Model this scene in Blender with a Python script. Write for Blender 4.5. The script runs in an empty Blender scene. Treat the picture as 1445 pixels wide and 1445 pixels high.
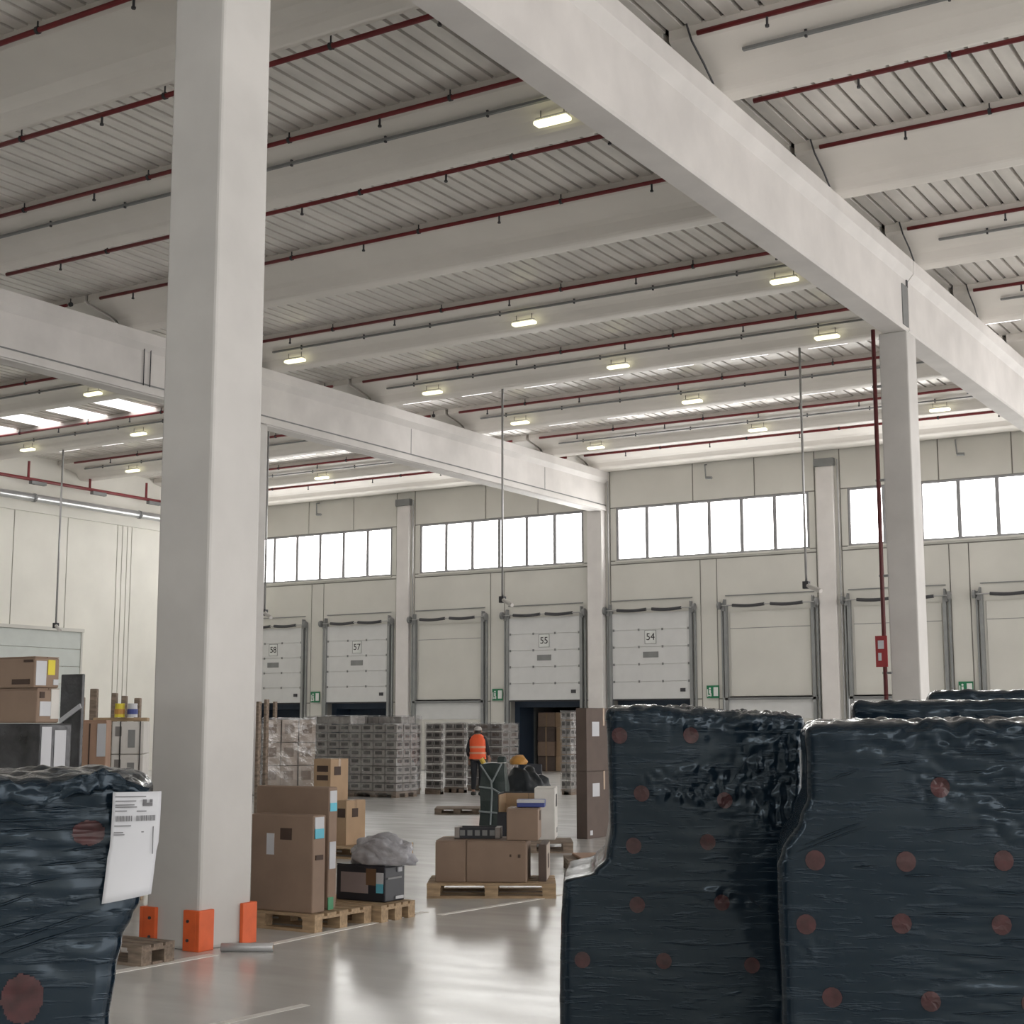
import bpy, bmesh, math, random
from mathutils import Vector, Matrix, noise
random.seed(7)
R = math.radians
S = bpy.context.scene
COL = S.collection

# ------------------------------------------------------------------ camera
CAM_H = 1.68
FPX, PITCH, YAW, ROLL = 2105.8, R(8.114), R(31.564), R(-0.06)
fw = Vector((-math.sin(YAW) * math.cos(PITCH), math.cos(YAW) * math.cos(PITCH), math.sin(PITCH)))
rt = Vector((math.cos(YAW), math.sin(YAW), 0))
up = rt.cross(fw)
rt2 = rt * math.cos(ROLL) + up * math.sin(ROLL)
up2 = -rt * math.sin(ROLL) + up * math.cos(ROLL)
cd = bpy.data.cameras.new('camera'); cam = bpy.data.objects.new('camera', cd); COL.objects.link(cam)
cd.sensor_width = 36; cd.sensor_fit = 'HORIZONTAL'; cd.lens = FPX / 1445 * 36; cd.clip_end = 300
m = Matrix((rt2, up2, -fw)).transposed().to_4x4(); m.translation = (0, 0, CAM_H)
cam.matrix_world = m
S.camera = cam

# ------------------------------------------------------------------ world and exposure
wd = bpy.data.worlds.new('overcast_sky'); S.world = wd; wd.use_nodes = True
bg = wd.node_tree.nodes['Background']; bg.inputs[0].default_value = (1.0, 0.97, 0.95, 1); bg.inputs[1].default_value = 3.8
vs = S.view_settings; vs.view_transform = 'Standard'; vs.look = 'None'; vs.gamma = 1; vs.use_curve_mapping = False
vs.exposure = -0.34
WINDOW_GLOW = 10.0
SKYLIGHT_GLOW = 3.5
LAMP_GLOW = 2.4

# ------------------------------------------------------------------ survey helpers (photo frame 1445 px)
O3 = Vector((0, 0, CAM_H)); FH = Vector((-math.sin(YAW), math.cos(YAW), 0))
def ray(px, py): return fw + rt2 * ((px - 722.5) / FPX) - up2 * ((py - 722.5) / FPX)
def hit(px, py, ax, v):
    d = ray(px, py); return O3 + d * ((v - O3[ax]) / d[ax])
def atd(px, py, D):
    d = ray(px, py); return O3 + d * (D / d.dot(FH))
def box_px(xl, xr, xs, yt, yb, th, z0=None, D=None):
    """upright box from its near vertical edge xr, left end xl of the front face, right end xs of the side face"""
    C = hit(xr, yb, 2, z0) if z0 is not None else atd(xr, yb, D)
    a = Vector((math.cos(R(th)), math.sin(R(th)), 0)); b = Vector((-a.y, a.x, 0))
    def along(px, n):                       # distance along dir n from C to the vertical plane through column px
        d0 = ray(px, yb); pl = Vector((d0.y, -d0.x, 0))
        q = O3 - C; q.z = 0
        return q.dot(pl) / n.dot(pl)
    w = -along(xl, a); d = along(xs, b)
    dd = ray(xr, yt); t = math.hypot(C.x, C.y) / math.hypot(dd.x, dd.y)
    h = CAM_H + dd.z * t - C.z
    c = C - a * w / 2 + b * d / 2
    return dict(c=c, w=w, d=d, h=h, th=R(th))

# ------------------------------------------------------------------ materials
MATS = {}
def mat(name, col, rough=0.6, metal=0.0, var=0.06, scale=3.0, bump=0.0, bscale=30.0, spec=0.5, stretch=(1, 1, 1), emit=None, estr=0, coat=0.0):
    if name in MATS: return MATS[name]
    M = bpy.data.materials.new(name); M.use_nodes = True; nt = M.node_tree; N = nt.nodes; L = nt.links
    p = N['Principled BSDF']
    p.inputs['Roughness'].default_value = rough; p.inputs['Metallic'].default_value = metal
    p.inputs['Specular IOR Level'].default_value = spec; p.inputs['Coat Weight'].default_value = coat
    tc = N.new('ShaderNodeTexCoord'); mp = N.new('ShaderNodeMapping'); mp.inputs['Scale'].default_value = stretch
    L.new(tc.outputs['Object'], mp.inputs['Vector'])
    n = N.new('ShaderNodeTexNoise'); n.inputs['Scale'].default_value = scale; n.inputs['Detail'].default_value = 4
    L.new(mp.outputs[0], n.inputs['Vector'])
    r = N.new('ShaderNodeValToRGB')
    c0 = [max(0, c * (1 - var * 1.6)) for c in col]; c1 = [min(1, c * (1 + var * 1.6)) for c in col]
    r.color_ramp.elements[0].position = 0.3; r.color_ramp.elements[1].position = 0.7
    r.color_ramp.elements[0].color = (*c0, 1); r.color_ramp.elements[1].color = (*c1, 1)
    L.new(n.outputs['Fac'], r.inputs[0]); L.new(r.outputs[0], p.inputs['Base Color'])
    if bump:
        n2 = N.new('ShaderNodeTexNoise'); n2.inputs['Scale'].default_value = bscale; n2.inputs['Detail'].default_value = 3
        L.new(mp.outputs[0], n2.inputs['Vector'])
        b = N.new('ShaderNodeBump'); b.inputs['Strength'].default_value = bump; b.inputs['Distance'].default_value = 0.02
        L.new(n2.outputs['Fac'], b.inputs['Height']); L.new(b.outputs[0], p.inputs['Normal'])
    if emit:
        p.inputs['Emission Color'].default_value = (*emit, 1); p.inputs['Emission Strength'].default_value = estr
    MATS[name] = M; return M

CONC = mat('painted_concrete', (0.68, 0.655, 0.635), 0.55, var=0.05, scale=1.2, bump=0.05, bscale=14)
COLM = mat('painted_column', (0.59, 0.575, 0.555), 0.55, var=0.05, scale=1.2, bump=0.05, bscale=14)
WINGM = mat('roof_wing_concrete', (0.78, 0.745, 0.695), 0.5, var=0.03, scale=0.8, bump=0.03, bscale=10)
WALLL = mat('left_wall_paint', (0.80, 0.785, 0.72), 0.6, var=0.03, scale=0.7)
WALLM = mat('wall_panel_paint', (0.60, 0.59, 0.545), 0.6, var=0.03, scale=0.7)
JOINT = mat('wall_joint', (0.23, 0.22, 0.20), 0.8)
DECK = mat('galvanised_deck', (0.74, 0.71, 0.67), 0.34, metal=0.2, var=0.08, scale=2.5, stretch=(1, 0.25, 1))
REDP = mat('red_pipe_paint', (0.19, 0.018, 0.022), 0.4)
GALV = mat('galvanised_steel', (0.40, 0.40, 0.40), 0.35, metal=0.7)
DARKM = mat('dark_steel', (0.05, 0.05, 0.055), 0.5, metal=0.2)
GREYM = mat('grey_steel', (0.22, 0.225, 0.225), 0.5, metal=0.2)
TRACK = mat('track_steel', (0.30, 0.31, 0.31), 0.45, metal=0.5)
FRAME = mat('window_frame_grey', (0.27, 0.27, 0.28), 0.5)
PANE = mat('frosted_window_pane', (0.9, 0.9, 0.9), 0.3, emit=(1, 0.985, 0.96), estr=WINDOW_GLOW)
PANEB = mat('shaded_window_pane', (0.9, 0.9, 0.9), 0.3, emit=(0.95, 0.98, 1.0), estr=5.5)
SKYP = mat('skylight_sheet', (0.9, 0.9, 0.9), 0.3, emit=(1, 0.97, 0.97), estr=SKYLIGHT_GLOW)
LEDM = mat('led_diffuser', (0.9, 0.9, 0.85), 0.4, emit=(1, 0.96, 0.58), estr=LAMP_GLOW)
DOORM = mat('white_door_sheet', (0.62, 0.625, 0.62), 0.45, var=0.02)
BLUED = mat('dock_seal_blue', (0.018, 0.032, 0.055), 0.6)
WOOD = mat('pallet_wood', (0.40, 0.285, 0.175), 0.75, var=0.2, scale=5, stretch=(1, 6, 6))
WOODG = mat('weathered_wood', (0.22, 0.17, 0.13), 0.8, var=0.25, scale=5, stretch=(1, 6, 6))
BROWN = mat('brown_cardboard', (0.27, 0.19, 0.14), 0.75, var=0.05, scale=4)
BROWN2 = mat('dark_cardboard', (0.115, 0.085, 0.072), 0.75, var=0.06, scale=4)
TANC = mat('tan_cardboard', (0.40, 0.275, 0.17), 0.75, var=0.05, scale=4)
PINKC = mat('kraft_cardboard', (0.36, 0.225, 0.155), 0.75, var=0.05, scale=4)
PALEC = mat('pale_carton', (0.42, 0.355, 0.30), 0.7, var=0.08, scale=6)
STINK = mat('dark_carton_print', (0.06, 0.055, 0.052), .6)
GREYC = mat('grey_carton', (0.20, 0.185, 0.175), 0.65, var=0.12, scale=6)
WHITEC = mat('white_carton', (0.62, 0.60, 0.57), 0.6, var=0.04, scale=5)
BLACKC = mat('black_carton', (0.022, 0.024, 0.032), 0.45)
INK = mat('black_ink', (0.03, 0.028, 0.028), 0.7)
BRINK = mat('brown_ink', (0.06, 0.035, 0.025), 0.7)
PAPER = mat('paper_white', (0.56, 0.57, 0.60), 0.6, var=0.03)
CYAN = mat('label_cyan', (0.12, 0.48, 0.62), 0.6)
YELL = mat('label_yellow', (0.72, 0.60, 0.05), 0.6)
BLUEL = mat('label_blue', (0.05, 0.07, 0.26), 0.55)
TAPE = mat('packing_tape', (0.36, 0.25, 0.16), 0.25)
ORNG = mat('orange_guard', (0.78, 0.135, 0.035), 0.5, var=0.06, scale=8)
GREENS = mat('sign_green', (0.012, 0.17, 0.075), 0.45)
WHITES = mat('sign_white', (0.7, 0.72, 0.7), 0.5)
BAGM = mat('grey_plastic_bag', (0.40, 0.40, 0.43), 0.22, var=0.15, scale=6, bump=0.4, bscale=18)
DKGRN = mat('dark_green_wrap', (0.02, 0.036, 0.034), 0.4, bump=0.3, bscale=12)
STRAP = mat('grey_strap', (0.26, 0.30, 0.31), 0.5)
TARP = mat('black_tarpaulin', (0.018, 0.024, 0.03), 0.45, bump=0.4, bscale=9)
AMBER = mat('amber_plastic', (0.55, 0.27, 0.06), 0.5)
DOTM = mat('faded_red_print', (0.052, 0.016, 0.018), 0.38, var=0.25, scale=25)
LINEM = mat('floor_paint_white', (0.86, 0.84, 0.80), 0.5, var=0.06, scale=4)
TAUPE = mat('scuff_mark', (0.3, 0.3, 0.3), 0.6)

def black_wrap():
    M = bpy.data.materials.new('black_stretch_film'); M.use_nodes = True; N = M.node_tree.nodes; L = M.node_tree.links
    p = N['Principled BSDF']; p.inputs['Base Color'].default_value = (0.006, 0.0125, 0.021, 1)
    p.inputs['Roughness'].default_value = 0.13; p.inputs['Specular IOR Level'].default_value = 0.48; p.inputs['Specular Tint'].default_value = (0.72, 0.87, 1.0, 1)
    tc = N.new('ShaderNodeTexCoord'); mp = N.new('ShaderNodeMapping'); mp.inputs['Scale'].default_value = (1.6, 1.6, 16)
    L.new(tc.outputs['Object'], mp.inputs['Vector'])
    n = N.new('ShaderNodeTexNoise'); n.inputs['Scale'].default_value = 3.2; n.inputs['Detail'].default_value = 5; n.inputs['Distortion'].default_value = 0.6
    L.new(mp.outputs[0], n.inputs['Vector'])
    n2 = N.new('ShaderNodeTexNoise'); n2.inputs['Scale'].default_value = 22; n2.inputs['Detail'].default_value = 3
    L.new(tc.outputs['Object'], n2.inputs['Vector'])
    mx = N.new('ShaderNodeMath'); mx.operation = 'MULTIPLY_ADD'; mx.inputs[1].default_value = 0.35
    L.new(n2.outputs['Fac'], mx.inputs[0]); L.new(n.outputs['Fac'], mx.inputs[2])
    mr = N.new('ShaderNodeMapRange'); mr.interpolation_type = 'SMOOTHSTEP'; mr.inputs['From Min'].default_value = 0.70; mr.inputs['From Max'].default_value = 0.92
    L.new(mx.outputs[0], mr.inputs['Value'])
    b = N.new('ShaderNodeBump'); b.inputs['Strength'].default_value = 0.35; b.inputs['Distance'].default_value = 0.008
    L.new(mr.outputs[0], b.inputs['Height']); L.new(b.outputs[0], p.inputs['Normal'])
    return M
FILM = black_wrap()

def clear_film():
    M = bpy.data.materials.new('clear_stretch_film'); M.use_nodes = True; N = M.node_tree.nodes; L = M.node_tree.links
    out = N['Material Output']; N.remove(N['Principled BSDF'])
    g = N.new('ShaderNodeBsdfGlossy'); g.inputs['Roughness'].default_value = 0.2
    t = N.new('ShaderNodeBsdfTransparent'); t.inputs[0].default_value = (0.93, 0.93, 0.94, 1)
    mix = N.new('ShaderNodeMixShader')
    tc = N.new('ShaderNodeTexCoord'); n = N.new('ShaderNodeTexNoise'); n.inputs['Scale'].default_value = 5; n.inputs['Detail'].default_value = 4
    L.new(tc.outputs['Object'], n.inputs['Vector'])
    b = N.new('ShaderNodeBump'); b.inputs['Strength'].default_value = 1.0; b.inputs['Distance'].default_value = 0.03
    L.new(n.outputs['Fac'], b.inputs['Height']); L.new(b.outputs[0], g.inputs['Normal'])
    r = N.new('ShaderNodeMapRange'); r.inputs['From Min'].default_value = 0.4; r.inputs['From Max'].default_value = 0.7
    r.inputs['To Min'].default_value = 0.05; r.inputs['To Max'].default_value = 0.30
    L.new(n.outputs['Fac'], r.inputs['Value']); L.new(r.outputs[0], mix.inputs[0])
    L.new(t.outputs[0], mix.inputs[1]); L.new(g.outputs[0], mix.inputs[2]); L.new(mix.outputs[0], out.inputs[0])
    return M
CLEAR = clear_film()

def floor_mat():
    M = bpy.data.materials.new('polished_concrete_floor'); M.use_nodes = True; N = M.node_tree.nodes; L = M.node_tree.links
    p = N['Principled BSDF']; tc = N.new('ShaderNodeTexCoord'); p.inputs['Specular IOR Level'].default_value = 0.9; p.inputs['Specular Tint'].default_value = (0.92, 0.98, 1.0, 1)
    mp = N.new('ShaderNodeMapping'); mp.inputs['Rotation'].default_value = (0, 0, R(12)); mp.inputs['Scale'].default_value = (0.5, 1.6, 1)
    L.new(tc.outputs['Object'], mp.inputs['Vector'])
    n = N.new('ShaderNodeTexNoise'); n.inputs['Scale'].default_value = 1.1; n.inputs['Detail'].default_value = 6
    L.new(mp.outputs[0], n.inputs['Vector'])
    r = N.new('ShaderNodeValToRGB'); r.color_ramp.elements[0].position = 0.3; r.color_ramp.elements[1].position = 0.72
    r.color_ramp.elements[0].color = (0.58, 0.575, 0.56, 1); r.color_ramp.elements[1].color = (0.68, 0.68, 0.665, 1)
    L.new(n.outputs['Fac'], r.inputs[0]); L.new(r.outputs[0], p.inputs['Base Color'])
    n2 = N.new('ShaderNodeTexNoise'); n2.inputs['Scale'].default_value = 2.2; n2.inputs['Detail'].default_value = 5
    L.new(mp.outputs[0], n2.inputs['Vector'])
    q = N.new('ShaderNodeMapRange'); q.inputs['To Min'].default_value = 0.16; q.inputs['To Max'].default_value = 0.30
    L.new(n2.outputs['Fac'], q.inputs['Value']); L.new(q.outputs[0], p.inputs['Roughness'])
    b = N.new('ShaderNodeBump'); b.inputs['Strength'].default_value = 0.02; b.inputs['Distance'].default_value = 0.02
    L.new(n2.outputs['Fac'], b.inputs['Height']); L.new(b.outputs[0], p.inputs['Normal'])
    return M
FLOORM = floor_mat()

# ------------------------------------------------------------------ mesh helpers
class MB:
    def __init__(s): s.v = []; s.f = []
    def box(s, x0, x1, y0, y1, z0, z1):
        i = len(s.v)
        s.v += [(x0, y0, z0), (x1, y0, z0), (x1, y1, z0), (x0, y1, z0), (x0, y0, z1), (x1, y0, z1), (x1, y1, z1), (x0, y1, z1)]
        s.f += [(i, i + 3, i + 2, i + 1), (i + 4, i + 5, i + 6, i + 7), (i, i + 1, i + 5, i + 4), (i + 1, i + 2, i + 6, i + 5), (i + 2, i + 3, i + 7, i + 6), (i + 3, i, i + 4, i + 7)]
        return s
    def prism(s, prof, fn0, fn1):
        """closed profile (list of 2-tuples) swept between two placements"""
        i = len(s.v); n = len(prof)
        s.v += [tuple(fn0(*p)) for p in prof] + [tuple(fn1(*p)) for p in prof]
        for k in range(n):
            j = (k + 1) % n; s.f.append((i + k, i + j, i + n + j, i + n + k))
        s.f.append(tuple(i + n - 1 - k for k in range(n))); s.f.append(tuple(i + n + k for k in range(n)))
        return s
    def tube(s, a, b, r, n=10, r2=None):
        a = Vector(a); b = Vector(b); d = (b - a).normalized()
        u = d.orthogonal().normalized(); w = d.cross(u); r2 = r if r2 is None else r2
        i = len(s.v)
        for P, q in ((a, r), (b, r2)):
            for k in range(n):
                t = 2 * math.pi * k / n; s.v.append(tuple(P + u * (q * math.cos(t)) + w * (q * math.sin(t))))
        for k in range(n):
            j = (k + 1) % n; s.f.append((i + k, i + j, i + n + j, i + n + k))
        s.f.append(tuple(i + n - 1 - k for k in range(n))); s.f.append(tuple(i + n + k for k in range(n)))
        return s
    def path(s, pts, r, n=8):
        for a, b in zip(pts, pts[1:]): s.tube(a, b, r, n)
        return s
    def mesh(s, name, m, smooth=False):
        me = bpy.data.meshes.new(name); me.from_pydata(s.v, [], s.f); me.materials.append(m)
        bm = bmesh.new(); bm.from_mesh(me); bmesh.ops.recalc_face_normals(bm, faces=bm.faces); bm.to_mesh(me); bm.free()
        if smooth:
            for p in me.polygons: p.use_smooth = True
        return me
    def build(s, name, m, parent=None, smooth=False):
        return link(name, s.mesh(name, m, smooth), parent)
def link(name, me, parent=None):
    o = bpy.data.objects.new(name, me); COL.objects.link(o)
    if parent: o.parent = parent
    return o
def bevel(o, w=0.01, seg=2):
    b = o.modifiers.new('bevel', 'BEVEL'); b.width = w; b.segments = seg; b.limit_method = 'ANGLE'; return o
def tag(o, label, cat, group=None):
    o['label'] = label; o['category'] = cat
    if group: o['group'] = group
    return o
def struct(o, label=None):
    o['kind'] = 'structure'
    if label: o['label'] = label
    return o
def empty(name, loc=(0, 0, 0), rz=0):
    o = bpy.data.objects.new(name, None); COL.objects.link(o); o.location = loc; o.rotation_euler = (0, 0, rz); o.empty_display_size = 0.2; return o
def put(o, loc, rz=0): o.location = loc; o.rotation_euler = (0, 0, rz); return o
ORD = ['first', 'second', 'third', 'fourth', 'fifth', 'sixth', 'seventh', 'eighth', 'ninth', 'tenth', 'eleventh', 'twelfth', 'thirteenth']

def text_mesh(txt, size):
    cu = bpy.data.curves.new('t', 'FONT'); cu.body = txt; cu.size = size; cu.extrude = 0.004; cu.align_x = 'CENTER'; cu.align_y = 'CENTER'
    o = bpy.data.objects.new('t', cu); COL.objects.link(o)
    dg = bpy.context.evaluated_depsgraph_get(); me = bpy.data.meshes.new_from_object(o.evaluated_get(dg))
    bpy.data.objects.remove(o); me.materials.clear(); me.materials.append(INK)
    me.transform(Matrix.Rotation(R(90), 4, 'X')); return me

# ------------------------------------------------------------------ key dimensions
W = 46.2                    # far wall
XL = -41.6                  # left wall
XR = 19.0; YB = -14.0
BAY = 8.4; XC = -24.08; WIN_W = 7.06
WZ0, WZ1 = 7.35, 9.23
BEAM_X = [-41.55, -24.75, -8.33, 8.4]
ZS, ZB, ZT = 9.13, 10.53, 11.12
PITCHY = 4.73
def WY(k): return 14.12 + PITCHY * k
WCEIL = 11.3

# floor
f = MB().box(XL - 0.5, XR, YB, W + 6, -0.2, 0).build('floor', FLOORM); struct(f, 'smooth grey polished concrete warehouse floor')

# ------------------------------------------------------------------ far wall with separate precast panels
wf = MB()
bays = [(k, XC + BAY * k) for k in (-3, -2, -1, 0, 1, 2)]
holes = []
for k, b0 in bays:
    holes.append((b0, b0 + WIN_W, WZ0, WZ1))
    for c in (1.33, 5.53): holes.append((b0 + c - 1.5, b0 + c + 1.5, 0, 2.55))
xs = sorted({XL, 2.0} | {x for h in holes for x in h[:2] if XL < x < 2.0}); zs = [0, 2.55, WZ0, WZ1, WCEIL]
for x0, x1 in zip(xs, xs[1:]):
    for z0, z1 in zip(zs, zs[1:]):
        cx, cz = (x0 + x1) / 2, (z0 + z1) / 2
        if any(h[0] < cx < h[1] and h[2] < cz < h[3] for h in holes): continue
        wf.box(x0, x1, W + 0.03, W + 0.3, z0, z1)
wall_far = wf.build('wall_far', JOINT); struct(wall_far, 'cream precast concrete wall with dock doors and window strips')
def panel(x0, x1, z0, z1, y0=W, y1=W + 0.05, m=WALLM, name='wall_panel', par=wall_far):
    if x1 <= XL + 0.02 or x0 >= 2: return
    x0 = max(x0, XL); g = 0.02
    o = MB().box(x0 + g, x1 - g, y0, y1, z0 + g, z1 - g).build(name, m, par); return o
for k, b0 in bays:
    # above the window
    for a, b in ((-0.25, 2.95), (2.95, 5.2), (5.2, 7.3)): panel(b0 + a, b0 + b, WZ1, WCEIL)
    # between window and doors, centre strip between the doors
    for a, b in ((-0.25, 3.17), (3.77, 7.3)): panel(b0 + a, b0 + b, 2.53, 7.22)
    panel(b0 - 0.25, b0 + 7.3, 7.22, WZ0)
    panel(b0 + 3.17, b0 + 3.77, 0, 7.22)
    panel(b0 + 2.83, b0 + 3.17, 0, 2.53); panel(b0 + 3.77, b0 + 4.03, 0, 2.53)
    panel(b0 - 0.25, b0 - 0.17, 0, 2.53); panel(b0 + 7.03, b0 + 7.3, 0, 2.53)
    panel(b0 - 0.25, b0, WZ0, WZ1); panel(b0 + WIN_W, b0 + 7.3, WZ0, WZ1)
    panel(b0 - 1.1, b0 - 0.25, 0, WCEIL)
# left wall
XWL = XL
wl = MB().box(XL - 0.3, XL - 0.05, YB, W + 0.3, 0, WCEIL).build('wall_left', JOINT); struct(wl, 'pale left side wall of tall precast panels')
ycuts = [YB, 14.2, 20.2, 26.2, 31.0, 34.7, 37.1, 39.5, 39.75, 40.0, 40.22, W - 0.05]
for y0, y1 in zip(ycuts, ycuts[1:]):
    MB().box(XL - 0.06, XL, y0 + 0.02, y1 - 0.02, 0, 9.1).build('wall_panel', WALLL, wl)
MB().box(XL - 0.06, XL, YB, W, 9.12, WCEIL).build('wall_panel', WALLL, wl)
MB().box(XL - 0.02, XL + 0.12, YB, W - 0.05, 9.1, 9.32).build('ledge', WALLL, wl)
wbm = MB(); bx = [(-40 + BAY * i, -40 + BAY * i + WIN_W) for i in range(7)]
cx_ = [XL - .3] + [c for q in bx for c in q] + [XR]
for a, b in zip(cx_, cx_[1:]):
    if any(abs(a - q[0]) < .01 for q in bx): wbm.box(a, b, YB - .3, YB, 0, WZ0).box(a, b, YB - .3, YB, WZ1, WCEIL)
    elif b > a: wbm.box(a, b, YB - .3, YB, 0, WCEIL)
wb = wbm.build('wall_back', WALLL); struct(wb, 'cream wall behind the photographer with a strip of windows')
# ------------------------------------------------------------------ windows
def window(n_, loc_, rz, label, pane=None):
    t = empty('window_%d' % n_, loc_, rz); struct(t, label)
    fr = MB(); e = 0.07; hgt = WZ1 - WZ0; p = WIN_W / 6
    fr.box(0, WIN_W, 0.02, 0.14, 0, e).box(0, WIN_W, 0.02, 0.14, hgt - e, hgt).box(0, e, 0.02, 0.14, e, hgt - e).box(WIN_W - e, WIN_W, 0.02, 0.14, e, hgt - e)
    fr.build('window_frame', FRAME, t)
    for j in range(1, 6): MB().box(j * p - 0.06, j * p + 0.06, 0.02, 0.14, e, hgt - e).build('mullion', FRAME, t)
    for j in range(6): MB().box(j * p + 0.06, (j + 1) * p - 0.06, 0.08, 0.10, e, hgt - e).build('pane', pane or PANE, t)
    MB().box(-0.03, WIN_W + 0.03, -0.06, 0.1, -0.06, 0.0).build('window_sill', WALLM, t)

wi = 0
for k, b0 in bays:
    if b0 + WIN_W < XL + 1 or b0 > 1: continue
    wi += 1
    window(wi, (b0, W, WZ0), 0, 'white glowing strip window of six panes high on the far wall, %s from the left wall' % ORD[wi - 1])
for i, q in enumerate(bx):
    window(wi + 1 + i, (q[1], YB, WZ0), math.pi, 'strip window of six panes in the wall behind the photographer, %s from the left' % ORD[i], PANEB)
# ------------------------------------------------------------------ dock doors
docks = [(-39.55, '58'), (-35.35, '57'), (-31.1, None), (-26.98, '55'), (-22.76, '54'), (-18.45, None), (-14.2, None), (-10.05, None)]
words = {'58': 'leftmost raised dock door, number 58', '57': 'raised dock door number 57', '55': 'raised dock door number 55 with loaded trailer behind', '54': 'raised dock door number 54'}
di = 0
def dock(cx, num, idx):
    t = empty('door_%d' % idx, (cx, W, 0)); t['kind'] = 'structure'
    hw = 1.5
    for s in (-1, 1):
        MB().box(s * (hw + 0.02) - 0.05, s * (hw + 0.02) + 0.05, -0.16, -0.02, 0, 5.62).build('track', TRACK, t)
        q = MB(); q.box(s * (hw + .16) - .03, s * (hw + .16) + .03, -0.1, -0.02, 0, 5.7); q.build('guide_rail', TRACK, t)
        br = MB(); br.prism([(0, 0), (0.22, 0), (0.05, 0.4), (0, 0.4)], lambda a, b: (s * (hw + 0.02 + a * 0.6), -0.2, 5.42 + b), lambda a, b: (s * (hw + 0.02 + a * 0.6), -0.02, 5.42 + b)); br.build('bracket', GREYM, t)
        dr = MB().tube((s * (hw + 0.16), -0.22, 5.6), (s * (hw + 0.24), -0.22, 5.6), 0.13, 14); dr.build('cable_drum', GREYM, t)
    MB().tube((-hw - 0.15, -0.22, 5.6), (hw + 0.15, -0.22, 5.6), 0.02, 8).build('spring_shaft', GALV, t)
    for a, b in ((-1.22, -0.1), (0.12, 1.22)):
        q = MB(); n = 8
        pts = [(a + (b - a) * i / n, -0.22, 5.6 - 0.035 * math.sin(math.pi * i / n)) for i in range(n + 1)]
        q.path(pts, 0.055, 10); q.build('torsion_spring', DARKM, t)
    MB().box(-hw - 0.05, hw + 0.05, -0.04, 0.0, 5.93, 5.96).build('lintel_strip', GREYM, t)
    if num:
        t['label'] = 'white sectional ' + words[num]
        for j in range(5):
            z0 = 2.55 + j * 0.59
            bevel(MB().box(-hw + 0.02, hw - 0.02, -0.10, -0.055, z0, z0 + 0.584).build('door_section', DOORM, t), 0.008, 1)
            for x in (-1.42, -0.45, 0.45, 1.42):
                if j: MB().box(x - 0.03, x + 0.03, -0.115, -0.095, z0 - 0.04, z0 + 0.04).build('hinge', GREYM, t)
        MB().box(-hw + 0.02, hw - 0.02, -0.10, -0.05, 2.50, 2.55).build('bottom_seal', DARKM, t)
        MB().box(-0.21, 0.21, -0.108, -0.10, 4.42, 4.88).build('number_plate', WHITES, t)
        fr = MB(); fr.box(-.22, .22, -.112, -.104, 4.87, 4.885).box(-.22, .22, -.112, -.104, 4.415, 4.43).box(-.22, -.205, -.112, -.104, 4.43, 4.87).box(.205, .22, -.112, -.104, 4.43, 4.87); fr.build('plate_border', GREYM, t)
        o = link('number', text_mesh(num, 0.34), t); o.location = (0, -0.112, 4.65)
        MB().box(-0.29, 0.29, -0.112, -0.10, 3.95, 4.15).build('view_slot', GREYM, t)
        MB().box(1.1, 1.28, -0.13, -0.10, 2.78, 2.9).build('handle', DARKM, t)
        # blue dock shelter lining behind the opening
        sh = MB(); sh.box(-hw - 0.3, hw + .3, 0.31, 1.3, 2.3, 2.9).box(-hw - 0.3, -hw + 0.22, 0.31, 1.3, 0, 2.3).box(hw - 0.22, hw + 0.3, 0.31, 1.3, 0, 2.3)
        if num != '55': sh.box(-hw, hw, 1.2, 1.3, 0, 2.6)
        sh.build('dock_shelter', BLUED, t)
    else:
        t['label'] = 'closed cream dock door with empty lift tracks above, %s' % {3: 'between doors 55 and 57', 6: 'next to door 54', 7: 'half hidden by the round-edged column', 8: 'at the right edge of the photo'}[idx].replace('round-edged column', 'right column')
        for j in range(4):
            z0 = 0.02 + j * 0.62
            bevel(MB().box(-hw + 0.02, hw - 0.02, -0.07, -0.02, z0, z0 + 0.614).build('door_section', WALLM if j < 3 else DOORM, t), 0.008, 1)
        MB().box(-hw - .05, hw + .05, 0.0, 0.06, 0, 2.6).build('door_core', DOORM, t)
        MB().box(-hw - 0.1, hw + 0.1, -0.16, -0.02, 2.48, 2.56).build('top_rail', GREYM, t)
        bevel(MB().box(-hw + 0.1, hw - 0.1, -0.03, 0.0, 2.6, 5.4).build('infill_panel', WALLM, t), 0.01, 1)
        MB().box(-hw + .1, hw - .1, -0.035, -0.025, 4.83, 4.85).build('panel_seam', GREYM, t)
    return t
for i, (cx, num) in enumerate(docks): dock(cx, num, i + 1)

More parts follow.
